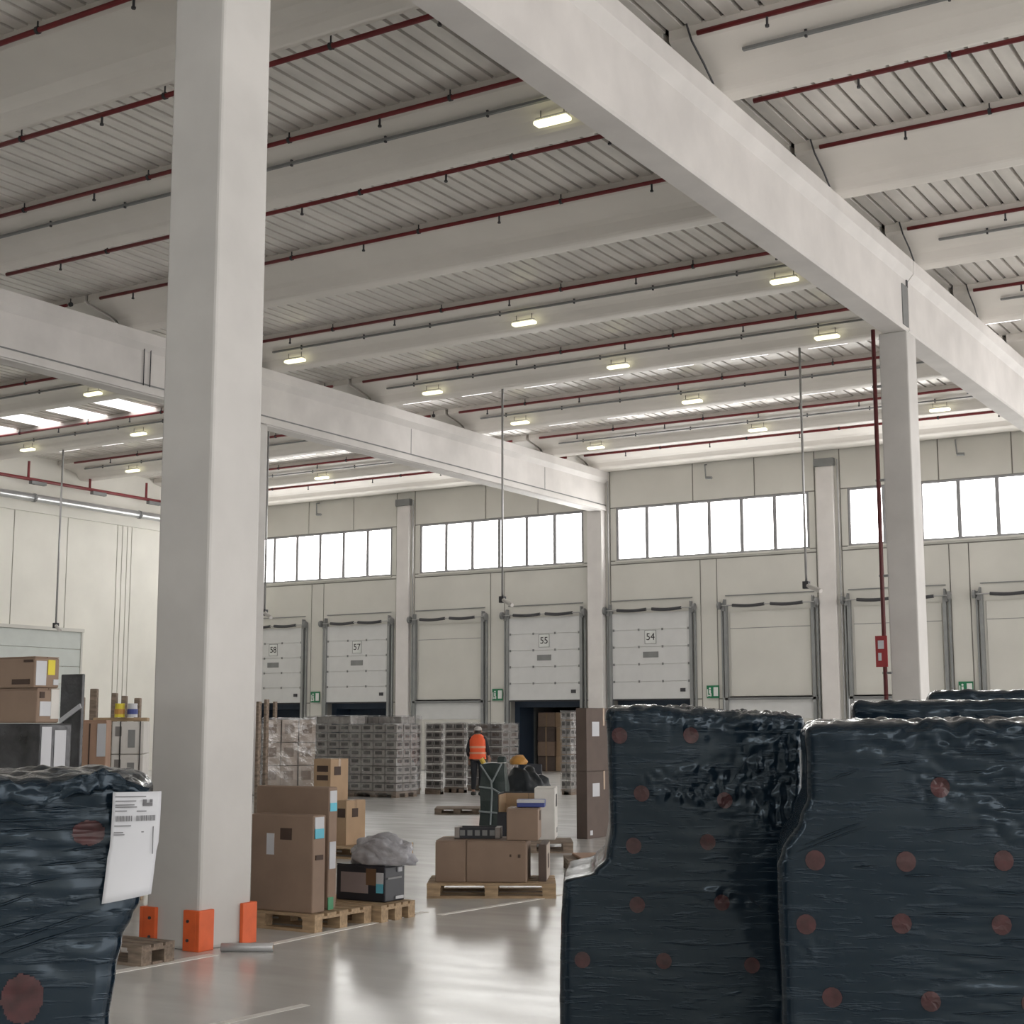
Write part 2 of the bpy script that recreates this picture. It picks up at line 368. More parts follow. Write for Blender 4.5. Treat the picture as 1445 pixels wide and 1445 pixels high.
# trailer behind door 55
tr = empty('truck_trailer', (-26.98, W + 1.25, 0)); tag(tr, 'dark trailer body backed up behind open dock door 55', 'trailer')
MB().box(-1.35, -1.3, .06, 6, 0.0, 2.7).build('side_wall', GREYM, tr); MB().box(1.3, 1.35, .06, 6, 0.0, 2.7).build('side_wall', GREYM, tr)
MB().box(-1.35, 1.35, .06, 6, 2.65, 2.7).build('roof', GREYM, tr); MB().box(-1.35, 1.35, .06, 6, .0, 0.02).build('deck', WOODG, tr); MB().box(-1.35, 1.35, 5.95, 6, 0, 2.7).build('front_wall', GREYM, tr)
for r_ in range(4):
    for c_ in range(3):
        o = MB().box(-0.36, 0.36, 0, 0.6, 0, 0.52).build('trailer_carton', [BROWN2, TANC, BROWN, TANC][(r_ * 2 + c_) % 4]); bevel(o, 0.012, 1)
        MB().box(-0.03, 0.03, -0.004, 0, 0, 0.52).build('tape', TAPE, o)
        put(o, (-26.98 - 0.76 + 0.76 * c_, W + 1.3 + 0.1 * random.random(), 0.025 + 0.525 * r_))
        tag(o, 'carton in the trailer at door 55, %s row up, %s from the left' % (ORD[r_], ORD[c_]), 'carton', 'cartons loaded in the trailer')

# wall columns between bays
for n_, (k, b0) in enumerate(bays):
    x = b0 - 0.72
    if x < XL + 0.5 or x > 1: continue
    beamed = abs(x - BEAM_X[1]) < 1 or abs(x - BEAM_X[2]) < 1
    pj = 0.32 if beamed else 0.14
    o = bevel(MB().box(-0.29, 0.29, -pj, 0.0, 0, ZS if beamed else 10.0).build('wall_column', CONC), 0.02, 2); put(o, (x, W, 0))
    tag(o, 'pale concrete half column against the far wall, %s' % {-2: 'left of door 57', -1: 'between door 57 and the closed door beside it', 0: 'between doors 55 and 54', 1: 'just left of the tall right column', 2: 'at the right edge of the far wall'}.get(k, 'row %d' % n_), 'column')
    if not beamed:
        MB().box(-0.33, 0.33, -0.2, 0, 10.0, 10.25).build('steel_head', GREYM, o)
    MB().tube((0.42, -0.06, 0), (0.42, -0.06, 10.2), 0.025, 8).build('conduit', GALV, o)

# ------------------------------------------------------------------ concrete columns and beams
COLS = [('near', -8.04 - 0.275, 8.59 + 0.29), ('far', -8.36, 27.9)]
c1 = MB().box(-0.275, 0.275, -0.29, 0.29, 0, ZS); o = bevel(c1.build('concrete_column', COLM), 0.025, 2); put(o, (-8.04 - 0.275, 8.59 + 0.29, 0))
tag(o, 'huge square white concrete column in the foreground with orange guards at its foot', 'column')
o2 = bevel(MB().box(-0.275, 0.275, -0.29, 0.29, 0, ZS).build('concrete_column', COLM), 0.025, 2); put(o2, (-8.36, 27.85, 0))
tag(o2, 'tall white concrete column under the big beam with a red pipe beside it', 'column')
o3 = bevel(MB().box(-0.275, 0.275, -0.29, 0.29, 0, ZS).build('concrete_column', COLM), 0.025, 2); put(o3, (-24.75, 27.85, 0))
tag(o3, 'white concrete column carrying the far beam, hidden behind the foreground column', 'column')
o4 = bevel(MB().box(-0.275, 0.275, -0.29, 0.29, 0, ZS).build('concrete_column', COLM), 0.025, 2); put(o4, (-24.75, 8.9, 0))
tag(o4, 'white concrete column under the far beam, outside the left edge', 'column')

def beam(x, y0, y1, label, mirror=False):
    w = 0.245
    prof = [(-w, ZS + .03), (-w + .03, ZS), (w - .03, ZS), (w, ZS + .03), (w, 10.12), (w + 0.13, 10.27), (w + 0.13, ZB), (-w - 0.13, ZB), (-w - 0.13, 10.27), (-w, 10.12)]
    o = MB().prism(prof, lambda a, b: (a, 0, b), lambda a, b: (a, y1 - y0, b)).build('roof_beam', CONC); put(o, (x, y0, 0)); tag(o, label, 'beam', 'main roof beams'); return o
b1a = beam(-8.33, 8.9, 27.72, 'big white concrete roof beam from the foreground column to the right column')
b1b = beam(-8.33, 27.75, W, 'white concrete roof beam from the right column to the far wall')
beam(-8.33, YB, 8.87, 'white concrete roof beam passing over the photographer')
b2a = beam(-24.75, 8.9, 27.72, 'white concrete roof beam at the left edge of the photo')
b2b = beam(-24.75, 27.75, W, 'far white concrete roof beam between lamps, meeting the wall between doors 55 and 54')
beam(-24.75, YB, 8.87, 'white roof beam beyond the left edge')
beam(8.4, YB, W, 'white roof beam beyond the right edge')
# bracket recess and joint at the right column
MB().box(0.246, 0.262, 18.42, 18.76, 9.2, 10.0).build('joint_recess', GREYM, b1a)
MB().box(0.25, 0.262, 18.70, 18.80, 10.0, 10.14).build('joint_step', DARKM, b1a)
# lower ledge line and conduits on the left beam
for bb in (b2a, b2b):
    ln = 18.82 if bb is b2a else W - 27.75
    MB().box(0.245, 0.262, 0, ln, 9.34, 9.37).build('cable_channel', GREYM, bb)
    MB().box(0.2451, 0.30, 0, ln, 9.15, 9.30).build('lower_ledge', CONC, bb)
for dy in (23.85 - 8.9, 24.05 - 8.9):
    MB().tube((0.28, dy, 9.32), (0.28, dy, 10.25), 0.012, 6).build('conduit', DARKM, b2a)
for dy in (6.6, 14.2): MB().box(0.24, 0.252, dy, dy + .02, 9.36, 10.1).build('panel_joint', GREYM, b2b)

# ------------------------------------------------------------------ roof wings (curved precast elements) and deck
HALF = [(-1.25, ZT), (-1.25, 10.94), (-1.18, 10.905), (-0.80, 10.83), (-0.50, 10.765), (-0.38, 10.715), (-0.31, 10.64), (-0.26, 10.575), (-0.20, 10.54), (-0.12, ZB)]
FARH = [(-a * (0.71 if a < -.45 else 0.9), b) for a, b in HALF]      # the far flank is shorter than the near one
WPROF = HALF + FARH[::-1]
spans = [(XL + 0.02, -24.80, 'left bay'), (-24.70, -8.38, 'middle bay'), (-8.28, 8.35, 'right bay'), (8.45, XR, 'bay beyond the right edge')]
def rowname(k): return ORD[6 - k] + ' row from the far wall' if k < 6 else 'row nearest the far wall'
for k in range(-5, 7):
    for x0, x1, nm in spans:
        ob = MB().prism(WPROF, lambda a, b: (0, a, b), lambda a, b: (x1 - x0, a, b)).build('roof_wing', WINGM); put(ob, (x0, WY(k), 0))
        vis = k >= -1
        tag(ob, 'curved pale concrete roof wing, %s, %s' % (rowname(k), nm), 'roof wing', 'curved roof wings')
        for p in ob.data.polygons: p.use_smooth = False
        # dark filler at the end resting on the beam
for x0, x1, nm in spans:
    hw_ = [(-.5, 10.77), (-0.38, 10.715), (-0.31, 10.64), (-0.26, 10.575), (-0.20, 10.54), (-0.12, ZB), (0.5, ZB), (.5, 11.12), (-1.1, 11.12), (-1.1, 10.9)]
    ob = MB().prism(hw_, lambda a, b: (0, a, b), lambda a, b: (x1 - x0, a, b)).build('roof_edge_wing', WINGM); put(ob, (x0, W - 0.55, 0))
    tag(ob, 'half concrete roof wing along the far wall top, ' + nm, 'roof wing', 'edge roof wings')

ceil = empty('ceiling'); struct(ceil, 'ribbed galvanised metal roof deck between the concrete wings')
RIB = 0.28
def deck_strip(x0, x1, y0, y1):
    q = MB(); n = int((x1 - x0) / RIB); zl = ZT - 0.03; zh = ZT + 0.10
    vs_ = []
    for i in range(n):
        a = x0 + i * RIB
        vs_ += [(a, zl), (a + 0.215, zl), (a + 0.23, zh), (a + 0.265, zh)]
    vs_.append((x0 + n * RIB, zl)); vs_.append((x1, zl))
    for a, z in vs_: q.v += [(a, y0, z), (a, y1, z)]
    for i in range(len(vs_) - 1): q.f.append((2 * i, 2 * i + 1, 2 * i + 3, 2 * i + 2))
    return q
def sky_row(k):
    """skylight sheets set into the deck bay behind wing row k: list of x ranges, y offset, length"""
    if k == 3: return [(-33.1 - 2.05 * i, -32.05 - 2.05 * i) for i in range(4)], 0.7, None
    if k in (4, 5): return [(-40.2 + 2.1 * i, -39.15 + 2.1 * i) for i in range(24)], 0.0, (1.45, 1.75)[k - 4]
    return [], 0, None
for k in range(-6, 7):
    y0, y1 = WY(k) + 0.86, WY(k + 1) - 1.22
    if k == 6: y1 = W
    sx, off, ln = sky_row(k)
    ya, yb_ = y0 + off, (y0 + off + ln if ln else y1)
    if sx:
        sx = [a for a in sx if a[0] > XL and a[1] < XR]
        cuts = [XL] + sorted([c for q in sx for c in q]) + [XR]
        for a, b in zip(cuts, cuts[1:]):
            if any(abs(a - q[0]) < 0.01 for q in sx):
                MB().box(a, b, ya, yb_, ZT - 0.02, ZT).build('skylight', SKYP, ceil)
                if ya > y0 + .01: deck_strip(a, b, y0, ya).build('deck_strip', DECK, ceil)
                if yb_ < y1 - .01: deck_strip(a, b, yb_, y1).build('deck_strip', DECK, ceil)
            else: deck_strip(a, b, y0, y1).build('deck_strip', DECK, ceil)
    else:
        deck_strip(XL, XR, y0, y1).build('deck_strip', DECK, ceil)
MB().box(XL - .3, XR, YB - .3, W + .3, ZT + 0.16, ZT + 0.3).build('roof_slab', GREYM, ceil)

# ------------------------------------------------------------------ sprinkler pipes, cable rails, lamps
def pipe_run(x0, x1, y, z, label, r=0.038, step=3.1, first=1.2, drop=0.14, hang=0.13):
    t = empty('sprinkler_pipe', (x0, y, z)); tag(t, label, 'pipe', 'red sprinkler pipes')
    L_ = x1 - x0
    MB().tube((0, 0, 0), (L_, 0, 0), r, 8).build('pipe', REDP, t, True)
    x = first
    while x < L_:
        q = MB(); q.tube((x, 0, -r * .5), (x, 0, -drop), 0.018, 6); q.tube((x, 0, -drop), (x, 0, -drop - .03), .03, 6); q.build('sprinkler_head', DARKM, t)
        q = MB(); q.tube((x + 1.3, 0, 0), (x + 1.3, 0, hang), 0.012, 6); q.tube((x + 1.28, 0, 0), (x + 1.33, 0, 0), r + 0.015, 8); q.build('hanger', DARKM, t)
        x += step
    return t
for k in range(-1, 7):
    for si, (x0, x1, nm) in enumerate(spans[:3]):
        e0 = 0.45 if si else 0.9
        pipe_run(x0 + e0, x1 - 0.5, WY(k) - 1.31, 10.93, 'red sprinkler pipe along the lip of the %s, %s' % (rowname(k), nm), first=1.0 + 0.4 * ((k + si) % 3))
for k in (0, 1, 6):
    for si, (x0, x1, nm) in enumerate(spans[:3]):
        y, z = (WY(k) + 1.02, 10.86) if k < 6 else (W - 1.72, 10.86)
        pipe_run(x0 + 0.3, x1 - 0.3, y, z, 'red sprinkler pipe under the deck behind the %s, %s' % (rowname(k), nm), first=1.6, r=0.04, hang=0.24)
for k in (1, 3, 4, 5, 6):
    for si, (x0, x1, nm) in enumerate(spans[:3]):
        t = empty('cable_rail', (x0, WY(k) - 0.82, 10.78)); tag(t, 'thin grey cable rail on the %s, %s' % (rowname(k), nm), 'cable rail', 'cable rails')
        L_ = x1 - x0
        MB().box(0.9, L_ - 0.7, -0.03, 0.03, -0.02, 0.02).build('rail', GREYM, t)
        x = 1.8
        while x < L_ - 1:
            MB().box(x - .015, x + .015, -.02, .02, -0.05, 0.09).build('clip', DARKM, t); x += 1.9
# black cables hanging down at the wing ends above the big beam
for k in (1, 2, 3, 4):
    q = MB(); y = WY(k) - 1.33; q.path([(-7.97, y - .02, 11.08), (-7.93, y + 0.05, 10.86), (-7.93, y + 0.45, 10.68), (-7.97, y + 0.85, 10.55)], 0.016, 6)
    o = q.build('hanging_cable', DARKM); tag(o, 'black cable dropping from the roof onto the big beam, %s from the photographer' % ORD[k - 1], 'cable', 'cables above the big beam')
# lamps: (row, x)
lamps = {1: [-10.55], 3: [-30.4, -23.35, -16.75, -10.6], 4: [-38.5, -33.5, -22.5, -16.85, -11.4], 5: [-38.6, -22.6, -17.0], 6: [-33.9, -22.6, -17.0, -11.45]}
for k, xs_ in lamps.items():
    for j, x in enumerate(xs_):
        t = empty('led_lamp', (x, WY(k) - 0.52, 10.58)); tag(t, 'lit LED roof lamp, %s from the left on the %s' % (ORD[j], rowname(k)), 'lamp', 'LED roof lamps')
        bevel(MB().box(-0.27, 0.27, -0.06, 0.06, 0.02, 0.07).build('housing', WHITEC, t), 0.02, 2)
        bevel(MB().box(-0.29, 0.29, -0.09, 0.09, -0.05, 0.02).build('diffuser', LEDM, t), 0.03, 3)
        q = MB(); q.tube((-0.2, 0, 0.07), (-0.2, 0, 0.2), 0.008, 5); q.tube((0.2, 0, 0.07), (0.2, 0, 0.2), 0.008, 5); q.build('suspension', DARKM, t)

# hanging poles with cameras
for j, (px, py0, py1, lab) in enumerate([(84, 632, 884, 'left of the foreground column'), (376, 620, 866, 'just right of the foreground column'), (709, 546, 848, 'in front of the middle window strip'), (1133, 490, 828, 'left of the right column')]):
    a = hit(px, (py0 + py1) / 2, 1, 33.0); zb = hit(px, py1, 1, 33.0).z
    t = empty('camera_pole', (a.x, 33.0, zb)); tag(t, 'thin hanging pole with a small security camera, ' + lab, 'pole', 'camera poles')
    MB().tube((0, 0, 0), (0, 0, 10.53 - zb), 0.03, 8).build('pole', GALV, t, True)
    MB().box(-0.07, 0.07, -0.07, 0.07, -0.05, 0.12).build('junction_box', DARKM, t)
    q = MB(); q.tube((0.05, -0.03, 0.02), (0.42, -0.2, -0.14), 0.055, 10); q.build('camera_body', WHITEC, t)

# left wall services
t = empty('wall_duct', (XL + 0.55, YB, 9.52)); tag(t, 'long galvanised round duct along the top of the left wall', 'duct')
MB().tube((0, 0, 0), (0, W - YB - 0.3, 0), 0.14, 14).build('duct', mat('bright_duct', (0.62, 0.63, 0.64), 0.28, metal=0.75), t, True)
for y in range(4, 60, 5): MB().tube((0, y, 0), (0, y + 0.08, 0), 0.155, 14).build('clamp', GREYM, t)
t = empty('sprinkler_main', (XL + 0.5, YB, 10.16)); tag(t, 'red sprinkler main running along the left wall', 'pipe')
MB().tube((0, 0, 0), (0, W - YB - 0.3, 0), 0.06, 10).build('pipe', REDP, t, True)
for y in (48.8, 51.6, 54.4, 46.0): 
    MB().tube((0, y, 0), (0, y, 0.62), 0.045, 8).build('riser', REDP, t)
    MB().box(-0.08, 0.08, y + 0.1, y + 0.75, -0.16, -0.05).build('pipe_bracket', GREYM, t)
# big sectional door in the left wall
t = empty('door_9', (XL, 37.85, 0)); struct(t, 'pale greenish sectional door in the left wall')
LD = mat('pale_green_door', (0.55, 0.585, 0.56), 0.5, var=0.02)
for j in range(8): bevel(MB().box(0.0, 0.07, -6.5, 0, j * 0.625 + 0.01, j * 0.625 + 0.62).build('door_section', LD, t), 0.006, 1)
MB().box(0, 0.14, -6.6, 0.1, 5.0, 5.12).build('door_lintel', WALLM, t)
MB().box(0, 0.1, 0.0, 0.08, 0, 5.0).build('door_jamb', WALLM, t)

# red standpipe with sign by the right column
pp = hit(1241, 720, 1, 27.2)
t = empty('standpipe', (pp.x, 27.2, 0)); tag(t, 'dark red vertical standpipe beside the right column', 'pipe')
MB().tube((0, 0, 0), (0, 0, ZS), 0.04, 10).build('pipe', mat('standpipe_red', (0.10, 0.018, 0.02), 0.5), t, True)
for z in (1.2, 2.6, 4.4, 6.2, 8): MB().box(-0.05, 0.12, -0.02, 0.05, z, z + 0.04).build('pipe_clamp', GREYM, t)
zt_ = hit(1247, 897, 1, 27.1).z; zb_ = hit(1247, 941, 1, 27.1).z
t2 = empty('hose_sign', (pp.x - 0.03, 27.12, zb_)); tag(t2, 'narrow red fire hose sign with pale symbols on the standpipe', 'sign')
hh = zt_ - zb_
REDS = mat('sign_red', (0.30, 0.03, 0.035), 0.5)
MB().box(-0.11, 0.11, -0.012, 0.012, 0, hh).build('plate', REDS, t2)
MB().box(-0.06, 0.05, -0.018, -0.012, hh * .58, hh * .85).build('symbol', PAPER, t2); MB().box(-0.06, 0.0, -0.018, -0.012, hh * .2, hh * .45).build('symbol', PAPER, t2)

# exit signs and wall hooks
for x, lab in ((-37.4, 'between doors 58 and 57'), (-28.97, 'left of door 55'), (-20.5, 'right of door 54'), (-12.15, 'above the black pallets at the right')):
    t = empty('exit_sign', (x, W - 0.06, 2.55)); tag(t, 'green emergency exit sign on the far wall, ' + lab, 'sign', 'exit signs')
    MB().box(-0.22, 0.22, -0.012, 0.012, 0, 0.42).build('plate', GREENS, t)
    MB().box(0.03, 0.19, -0.018, -0.012, 0.07, 0.36).build('door_symbol', WHITES, t)
    q = MB(); q.box(-0.13, -0.07, -0.018, -0.012, 0.15, 0.27).tube((-0.1, -0.018, 0.32), (-0.1, -0.012, 0.32), 0.033, 10).box(-0.17, -0.10, -0.018, -0.012, 0.07, 0.11).box(-0.09, -0.05, -0.018, -0.012, 0.06, 0.16).box(-0.2, -0.17, -0.018, -0.012, 0.05, 0.3)
    q.build('running_figure', WHITES, t)
for x, lab in ((-37.4, 'above the leftmost window strip'), (-20.6, 'above the window strip right of the beam'), (-12.15, 'above the rightmost window strip')):
    q = MB(); q.path([(0, -0.02, 0.4), (0.05, -0.25, 0.35), (0.1, -0.3, -0.1)], 0.025, 8); q.tube((0.1, -0.3, -0.1), (0.32, -0.3, -0.12), 0.05, 8)
    o = q.build('wall_bracket', GREYM); put(o, (x, W, 10.05)); tag(o, 'small grey bracket high on the wall, ' + lab, 'bracket', 'wall brackets')

# ------------------------------------------------------------------ goods builders
def pallet(c, th, w, d, label, m=WOOD, group='wooden pallets', h=0.144, rows=(-1, 0, 1)):
    t = empty('wooden_pallet', (c.x, c.y, 0), th); tag(t, label, 'pallet', group)
    nb = 5 if len(rows) == 3 else 3; bw = d * 0.155 if nb == 5 else d * .28
    tb = MB().box(-w / 2, w / 2, -bw / 2, bw / 2, h - 0.022, h).mesh('top_board', m)
    for j in range(nb): link('top_board', tb, t).location = (0, -d / 2 + bw / 2 + (d - bw) * j / (nb - 1), 0)
    sb = MB().box(-0.07, 0.07, -d / 2, d / 2, h - 0.044, h - 0.022).mesh('stringer_board', m)
    bl = MB().box(-0.065, 0.065, -0.05, 0.05, 0.022, h - 0.044).mesh('block', m)
    bb = MB().box(-w / 2, w / 2, -0.05, 0.05, 0, 0.022).mesh('bottom_board', m)
    for i in (-1, 0, 1):
        link('stringer_board', sb, t).location = (i * (w / 2 - 0.07), 0, 0)
        for j in rows: link('block', bl, t).location = (i * (w / 2 - 0.066), j * (d / 2 - 0.051), 0)
    for j in (-1, 0, 1): link('bottom_board', bb, t).location = (0, j * (d / 2 - 0.05), 0)
    return t

def carton(b, label, m, patches=(), cat='carton', name='cardboard_box', tape=True, group=None, flaps=True, z=None):
    w, d, h = b['w'], b['d'], b['h']; c = b['c']
    t = empty(name, (c.x, c.y, c.z if z is None else z), b['th']); tag(t, label, cat, group)
    bevel(MB().box(-w / 2, w / 2, -d / 2, d / 2, 0, h - (0.008 if flaps else 0)).build('body', m, t), min(0.012, w * .03), 2)
    if flaps:
        MB().box(-w / 2 + .004, w / 2 - .004, -d / 2 + .004, -0.004, h - 0.008, h).build('flap', m, t); MB().box(-w / 2 + .004, w / 2 - .004, 0.004, d / 2 - .004, h - 0.008, h).build('flap', m, t)
    if tape:
        q = MB(); q.box(-w / 2 - .002, w / 2 + .002, -0.025, 0.025, h - .002, h + .0015); q.box(w / 2, w / 2 + .002, -0.025, 0.025, h * .72, h); q.build('tape', TAPE, t)
    for pi_, (face, u0, u1, v0, v1, pm, pn) in enumerate(patches):
        e = 0.004 + 0.0015 * pi_
        if face == 'F': q = MB().box(-w / 2 + u0 * w, -w / 2 + u1 * w, -d / 2 - e, -d / 2 + .001, v0 * h, v1 * h)
        else: q = MB().box(w / 2 - .001, w / 2 + e, -d / 2 + u0 * d, -d / 2 + u1 * d, v0 * h, v1 * h)
        q.build(pn, pm, t)
    return t
def sub(b, u0, u1, v0, v1):
    a = Vector((math.cos(b['th']), math.sin(b['th']), 0)); n = Vector((-a.y, a.x, 0))
    c = b['c'] + a * (b['w'] * ((u0 + u1) / 2 - .5)) + n * (b['d'] * ((v0 + v1) / 2 - .5))
    return dict(c=c, w=b['w'] * (u1 - u0), d=b['d'] * (v1 - v0), h=b['h'], th=b['th'])
def loc(b, x, y):
    a = Vector((math.cos(b['th']), math.sin(b['th']), 0)); n = Vector((-a.y, a.x, 0)); return b['c'] + a * x + n * y

def wrapped_stack(b, nx, ny, nz, label, m, ink, name='wrapped_pallet_load', group='film wrapped pallets', cap=0, capm=None, gap=0.012):
    """cartons of one palletised, film-wrapped load"""
    c = b['c']; t = empty(name, (c.x, c.y, 0), b['th']); tag(t, label, 'pallet load', group)
    w, d, h = b['w'], b['d'], b['h']; z0 = 0.14
    q = MB(); q.box(-w / 2, w / 2, -d / 2, d / 2, 0.10, z0)
    for i in (-1, 0, 1):
        for j in (-1, 0, 1): q.box(i * (w / 2 - .08) - .07, i * (w / 2 - .08) + .07, j * (d / 2 - .08) - .07, j * (d / 2 - .08) + .07, 0, 0.1)
    q.build('pallet_base', WOODG, t)
    cw, cd_, ch = w / nx, d / ny, (h - z0) / nz
    base = MB().box(-cw / 2 + gap, cw / 2 - gap, -cd_ / 2 + gap, cd_ / 2 - gap, gap, ch - gap).mesh('carton', m)
    pr = MB(); pr.box(-cw * .32, cw * .25, -cd_ / 2 + gap - .004, -cd_ / 2 + gap, ch * .38, ch * .78); pr.box(cw / 2 - gap, cw / 2 - gap + .004, -cd_ * .28, cd_ * .28, ch * .38, ch * .78)
    prm = pr.mesh('print', ink)
    for k in range(nz):
        for i in range(nx):
            for j in range(ny):
                if j > 0 and i < nx - 1 and k < nz - 1: continue
                o = link('carton', base, t); o.location = (-w / 2 + cw * (i + .5) + random.uniform(-.006, .006), -d / 2 + cd_ * (j + .5) + random.uniform(-.006, .006), z0 + ch * k)
                pp_ = link('print', prm, o)
    if cap:
        for i in range(nx):
            for j in range(min(ny, 2)):
                o = link('carton', base, t); o.location = (-w / 2 + cw * (i + .5), -d / 2 + cd_ * (j + .5) + .03, h)
    # film
    bm = bmesh.new(); bmesh.ops.create_cube(bm, size=1); bmesh.ops.subdivide_edges(bm, edges=bm.edges, cuts=7, use_grid_fill=True)
    top = h + (ch if cap else 0)
    for v in bm.verts:
        v.co = Vector((v.co.x * (w + .03), v.co.y * (d + .03), (v.co.z + .5) * (top - .04) + .06))
        n_ = noise.noise_vector(v.co * 3.1 + Vector((c.x, c.y, 0))) * 0.018; v.co += n_
    me = bpy.data.meshes.new('film'); bm.to_mesh(me); bm.free(); me.materials.append(CLEAR)
    link('film', me, t)
    return t

# ------------------------------------------------------------------ background film-wrapped stacks
LG = mat('silver_carton', (0.30, 0.28, 0.26), 0.6, var=0.12, scale=7)
P1 = box_px(492, 559, 589, 1022, 1126, 0, z0=0)
wrapped_stack(P1, 4, 3, 8, 'grey cartons wrapped in glossy clear film, nearest pallet in front of door 57', LG, STINK)
P0 = dict(P1); P0['c'] = P1['c'] + Vector((-P1['w'] - 0.06, 0.1, 0)); 
wrapped_stack(P0, 4, 3, 8, 'grey wrapped carton pallet with an extra layer on top, left of the nearest one', LG, STINK, cap=1)
Pm1 = dict(P0); Pm1['c'] = P0['c'] + Vector((-P1['w'] - 0.08, 0.05, 0))
wrapped_stack(Pm1, 4, 3, 8, 'grey wrapped carton pallet at the left end of the row below door 58', LG, STINK)
P1b = dict(P1); P1b['c'] = P1['c'] + Vector((-0.68, P1['d'] + 0.25, 0)); 
wrapped_stack(P1b, 4, 3, 8, 'wrapped grey pallet with an extra layer, behind the nearest glossy one', LG, STINK, cap=1)
for (xl, xr, xs_, yt, yb, lab) in ((600, 622, 626, 1021, 1121, 'narrow grey wrapped pallet right of the glossy nearest one'), (627, 655, 659, 1020, 1119, 'grey wrapped pallet just left of the person'), (659, 708, 732, 1021, 1117, 'brownish wrapped pallet directly behind the person')):
    b = box_px(xl, xr, xs_, yt, yb, 0, z0=0)
    wrapped_stack(b, 2 if xr < 660 else 3, 2, 8, lab, GREYC if xr > 660 else LG, STINK if xr < 660 else BROWN2)
b = box_px(792, 806, 818, 1004, 1122, 0, z0=0); b['d'] = min(b['d'], 1.2)
wrapped_stack(b, 2, 2, 9, 'tall pale wrapped stack at the right jamb of door 55', LG, STINK)

# pale carton pallet behind the big flat cartons, with posts
b = box_px(366, 437, 446, 1013, 1240, 42, D=22.4); b['c'].z = 0; b['h'] = 1.76; b['d'] = .8; b['c'] += Vector((-math.sin(R(42)), math.cos(R(42)), 0)) * .3; PT = b
wrapped_stack(b, 3, 2, 5, 'pale brown carton pallet wrapped in film beside the foreground column', PALEC, mat('faint_brown_print', (0.24, 0.19, 0.155), .7), gap=0.006)
for j, (px, yt, yb) in enumerate(((363, 990, 1111), (374, 987, 1111), (386, 990, 1020))):
    p0 = atd(px, 1100, (20.0, 20.6, 24.2)[j]); zt = atd(px, yt, (20.0, 20.6, 24.2)[j]).z
    o = bevel(MB().box(-0.026, 0.026, -0.03, 0.03, 0, zt).build('wooden_post', WOODG), 0.006, 1); put(o, (p0.x, p0.y, 0)); tag(o, 'dark upright wooden post by the pale carton pallet, %s from the column' % ORD[j], 'post', 'posts right of the column')

# ------------------------------------------------------------------ left goods pallet group (right of the foreground column)
F1 = box_px(352, 440, 458, 1151, 1290, 0, z0=0.144)
carton(F1, 'large flat brown carton standing upright with a white label, nearest the column', BROWN, (('F', .26, .38, .58, .80, PAPER, 'paper_label'), ('F', .48, .66, .74, .86, BRINK, 'faint_print'), ('S', .1, .8, .76, .98, PAPER, 'paper_label'), ('S', .1, .8, .76, .86, CYAN, 'cyan_band'), ('S', .2, .75, .54, .59, BRINK, 'print')), tape=False, flaps=False)
q_ = box_px(358, 462, 474, 1111, 1284, 0, z0=0.144)
q_['c'] = Vector((q_['c'].x, max(q_['c'].y, F1['c'].y + F1['d'] / 2 + q_['d'] / 2 + 0.02), 0.144))
carton(q_, 'taller flat brown carton standing behind the front one', BROWN, (('S', .1, .9, .80, .97, PAPER, 'paper_label'), ('S', .1, .9, .80, .87, CYAN, 'cyan_band'), ('S', .1, .8, .33, .55, PAPER, 'paper_label'), ('S', .0, .6, .0, .1, mat('green_label', (0.08, 0.3, 0.16), .6), 'green_label')), tape=False, flaps=False)
F2 = q_
cc = hit(444, 1317, 2, 0)
e1 = hit(524, 1304, 0, cc.x); dep = e1.y - cc.y
pallet(Vector((cc.x - 0.6, cc.y + dep / 2, 0)), 0, 1.2, dep, 'wooden pallet under the big flat brown cartons')
APP = box_px(474, 543, 571, 1222, 1274, 0, z0=0.144)
e2 = hit(583, 1293, 0, APP['c'].x + APP['w'] / 2 + 0.1); y2 = e1.y + 0.06
pallet(Vector((APP['c'].x + APP['w'] / 2 + 0.1 - 0.6, (y2 + e2.y) / 2, 0)), 0, 1.2, max(0.5, e2.y - y2), 'wooden pallet under the black appliance box')
carton(APP, 'black appliance box with a product picture and cyan label on a pallet', BLACKC, (('F', .10, .66, .22, .78, mat('print_grey', (0.30, 0.25, 0.25), .5), 'product_picture'), ('F', .62, .82, .45, .9, mat('print_brown', (0.16, 0.09, 0.05), .5), 'food_picture'), ('F', .83, .97, .25, .80, PAPER, 'paper_label'), ('F', .83, .97, .25, .5, CYAN, 'cyan_band'), ('S', .1, .8, .62, .67, GREYM, 'print'), ('S', .5, .9, .06, .14, PAPER, 'print'), ('S', .6, .8, .8, .92, PAPER, 'print')), tape=False, name='appliance_box')
